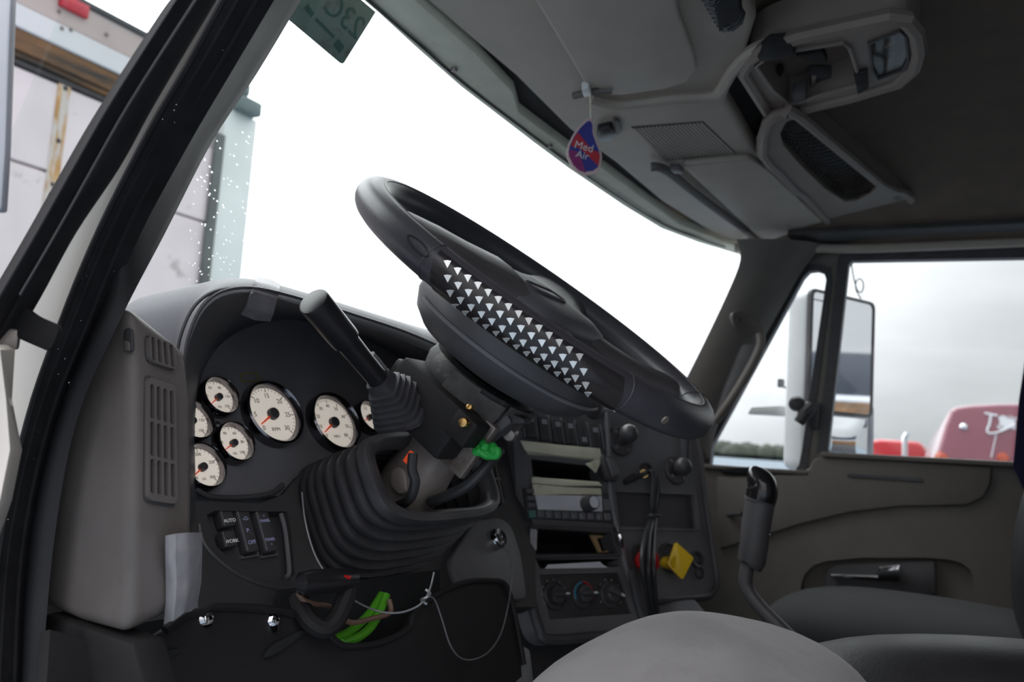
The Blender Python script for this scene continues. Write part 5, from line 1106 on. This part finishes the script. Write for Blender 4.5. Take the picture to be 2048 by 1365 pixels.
for p in [(1885, 917), (2006, 917), (2130, 917)]:
    c = TR_(*p); b = BM(); lathe(b, [(0, .05), (.05, .04), (.065, 0), (.085, -.01), (.085, -.04)], c, (-.97, -.15, .18), 18); obj('marker_lamp', b, AMB, mt)
b = BM(); c = TR_(1928, 852); lathe(b, [(0, .03), (.03, .02), (.045, 0), (.05, -.02)], c, (-.6, -.3, .9), 20); obj('lamp', b, CHR, mt)
fn = V((-.97, -.15, .18)).normalized(); fu = (TR_(2020, 850)-TR_(1960, 838)).normalized(); fu = axes(fn, fu)[0]; fv = fn.cross(fu)
b = BM(); text(b, 'TS', .24, TR_(1990, 845)+fn*.012, fu, fv, fn, .004); text(b, 'TRANS', .05, TR_(2030, 838)+fn*.012, fu, fv, fn, .004)
tube(b, spl([TR_(*p)+fn*.012 for p in [(1978, 850), (1974, 864), (1984, 868), (2005, 862), (2030, 850)]], 4), .012, 6); obj('lettering', b, WPNT, mt)
b = BM(); slab(b, [TR_(*p)+fn*.012 for p in [(2000, 834), (2030, 840), (2030, 860), (1998, 852)]], fn, .006); obj('decal', b, WPNT, mt)
b = BM(); tube(b, [TR_(1982, 916)+fn*.01, TR_(1992, 870)+fn*.01], .006, 6); obj('scratch', b, WPNT, mt)
rt_ = thing('truck', 'small bright red truck far behind the passenger mirror', 'truck', (19, 1.3, GZ))
def T2(px, py): return PL(px, py, V((18.4, 0, 0)), V((-1, 0, 0)))
P_ = [T2(*p) for p in [(1722, 960), (1728, 884), (1760, 879), (1835, 884), (1846, 890), (1852, 905), (1854, 960)]]
b = BM(); slab(b, P_, (-1, 0, 0), 2.5, .08, 3); obj('cab', b, RDP, rt_)
z_ = P_[0].z; b = BM(); slab(b, [V((18.1, P_[0].y, z_)), V((18.1, P_[-1].y, z_)), V((18.1, P_[-1].y, GZ+.6)), V((18.1, P_[0].y, GZ+.6))], (-1, 0, 0), 2.6, .08); obj('hood', b, RDP, rt_)
for s in (.15, .85):
    for dx in (.3, 2.0):
        c = P_[0].lerp(P_[-1], s); b = BM(); lathe(b, [(.2, -.12), (.48, -.14), (.5, -.1), (.5, .1), (.48, .14), (.2, .12), (0, .1)], (c.x+dx, c.y, GZ+.5), UY, 24); obj('wheel', b, RUB, rt_)
b = BM(); tube(b, [T2(1811, 960)-V((.2, 0, 0)), T2(1811, 890)-V((.2, 0, 0)), T2(1811, 876)-V((.2, 0, 0)), T2(1816, 868)-V((.2, 0, 0))], [.06, .06, .055, .05], 14); obj('exhaust_stack', b, CHR, rt_)
# ---- parked trailer behind, visible in the passenger mirror
bt_ = thing('parked_trailer', 'dark trailer with a pale stripe reflected in the passenger mirror', 'trailer', (3.2, -13, GZ))
for nm, z0, z1, m in (('tarp', 2.0, 2.75, DBLU), ('stripe', 1.9, 2.02, WPNT), ('lower_side', .9, 1.92, RAIL), ('chassis', GZ+.4, .9, BLK2)):
    b = BM(); slab(b, [V((.6, -13, z0)), V((6.5, -13, z0)), V((6.5, -13, z1)), V((.6, -13, z1))], (0, 1, 0), 2.5, .02); obj(nm, b, m, bt_)
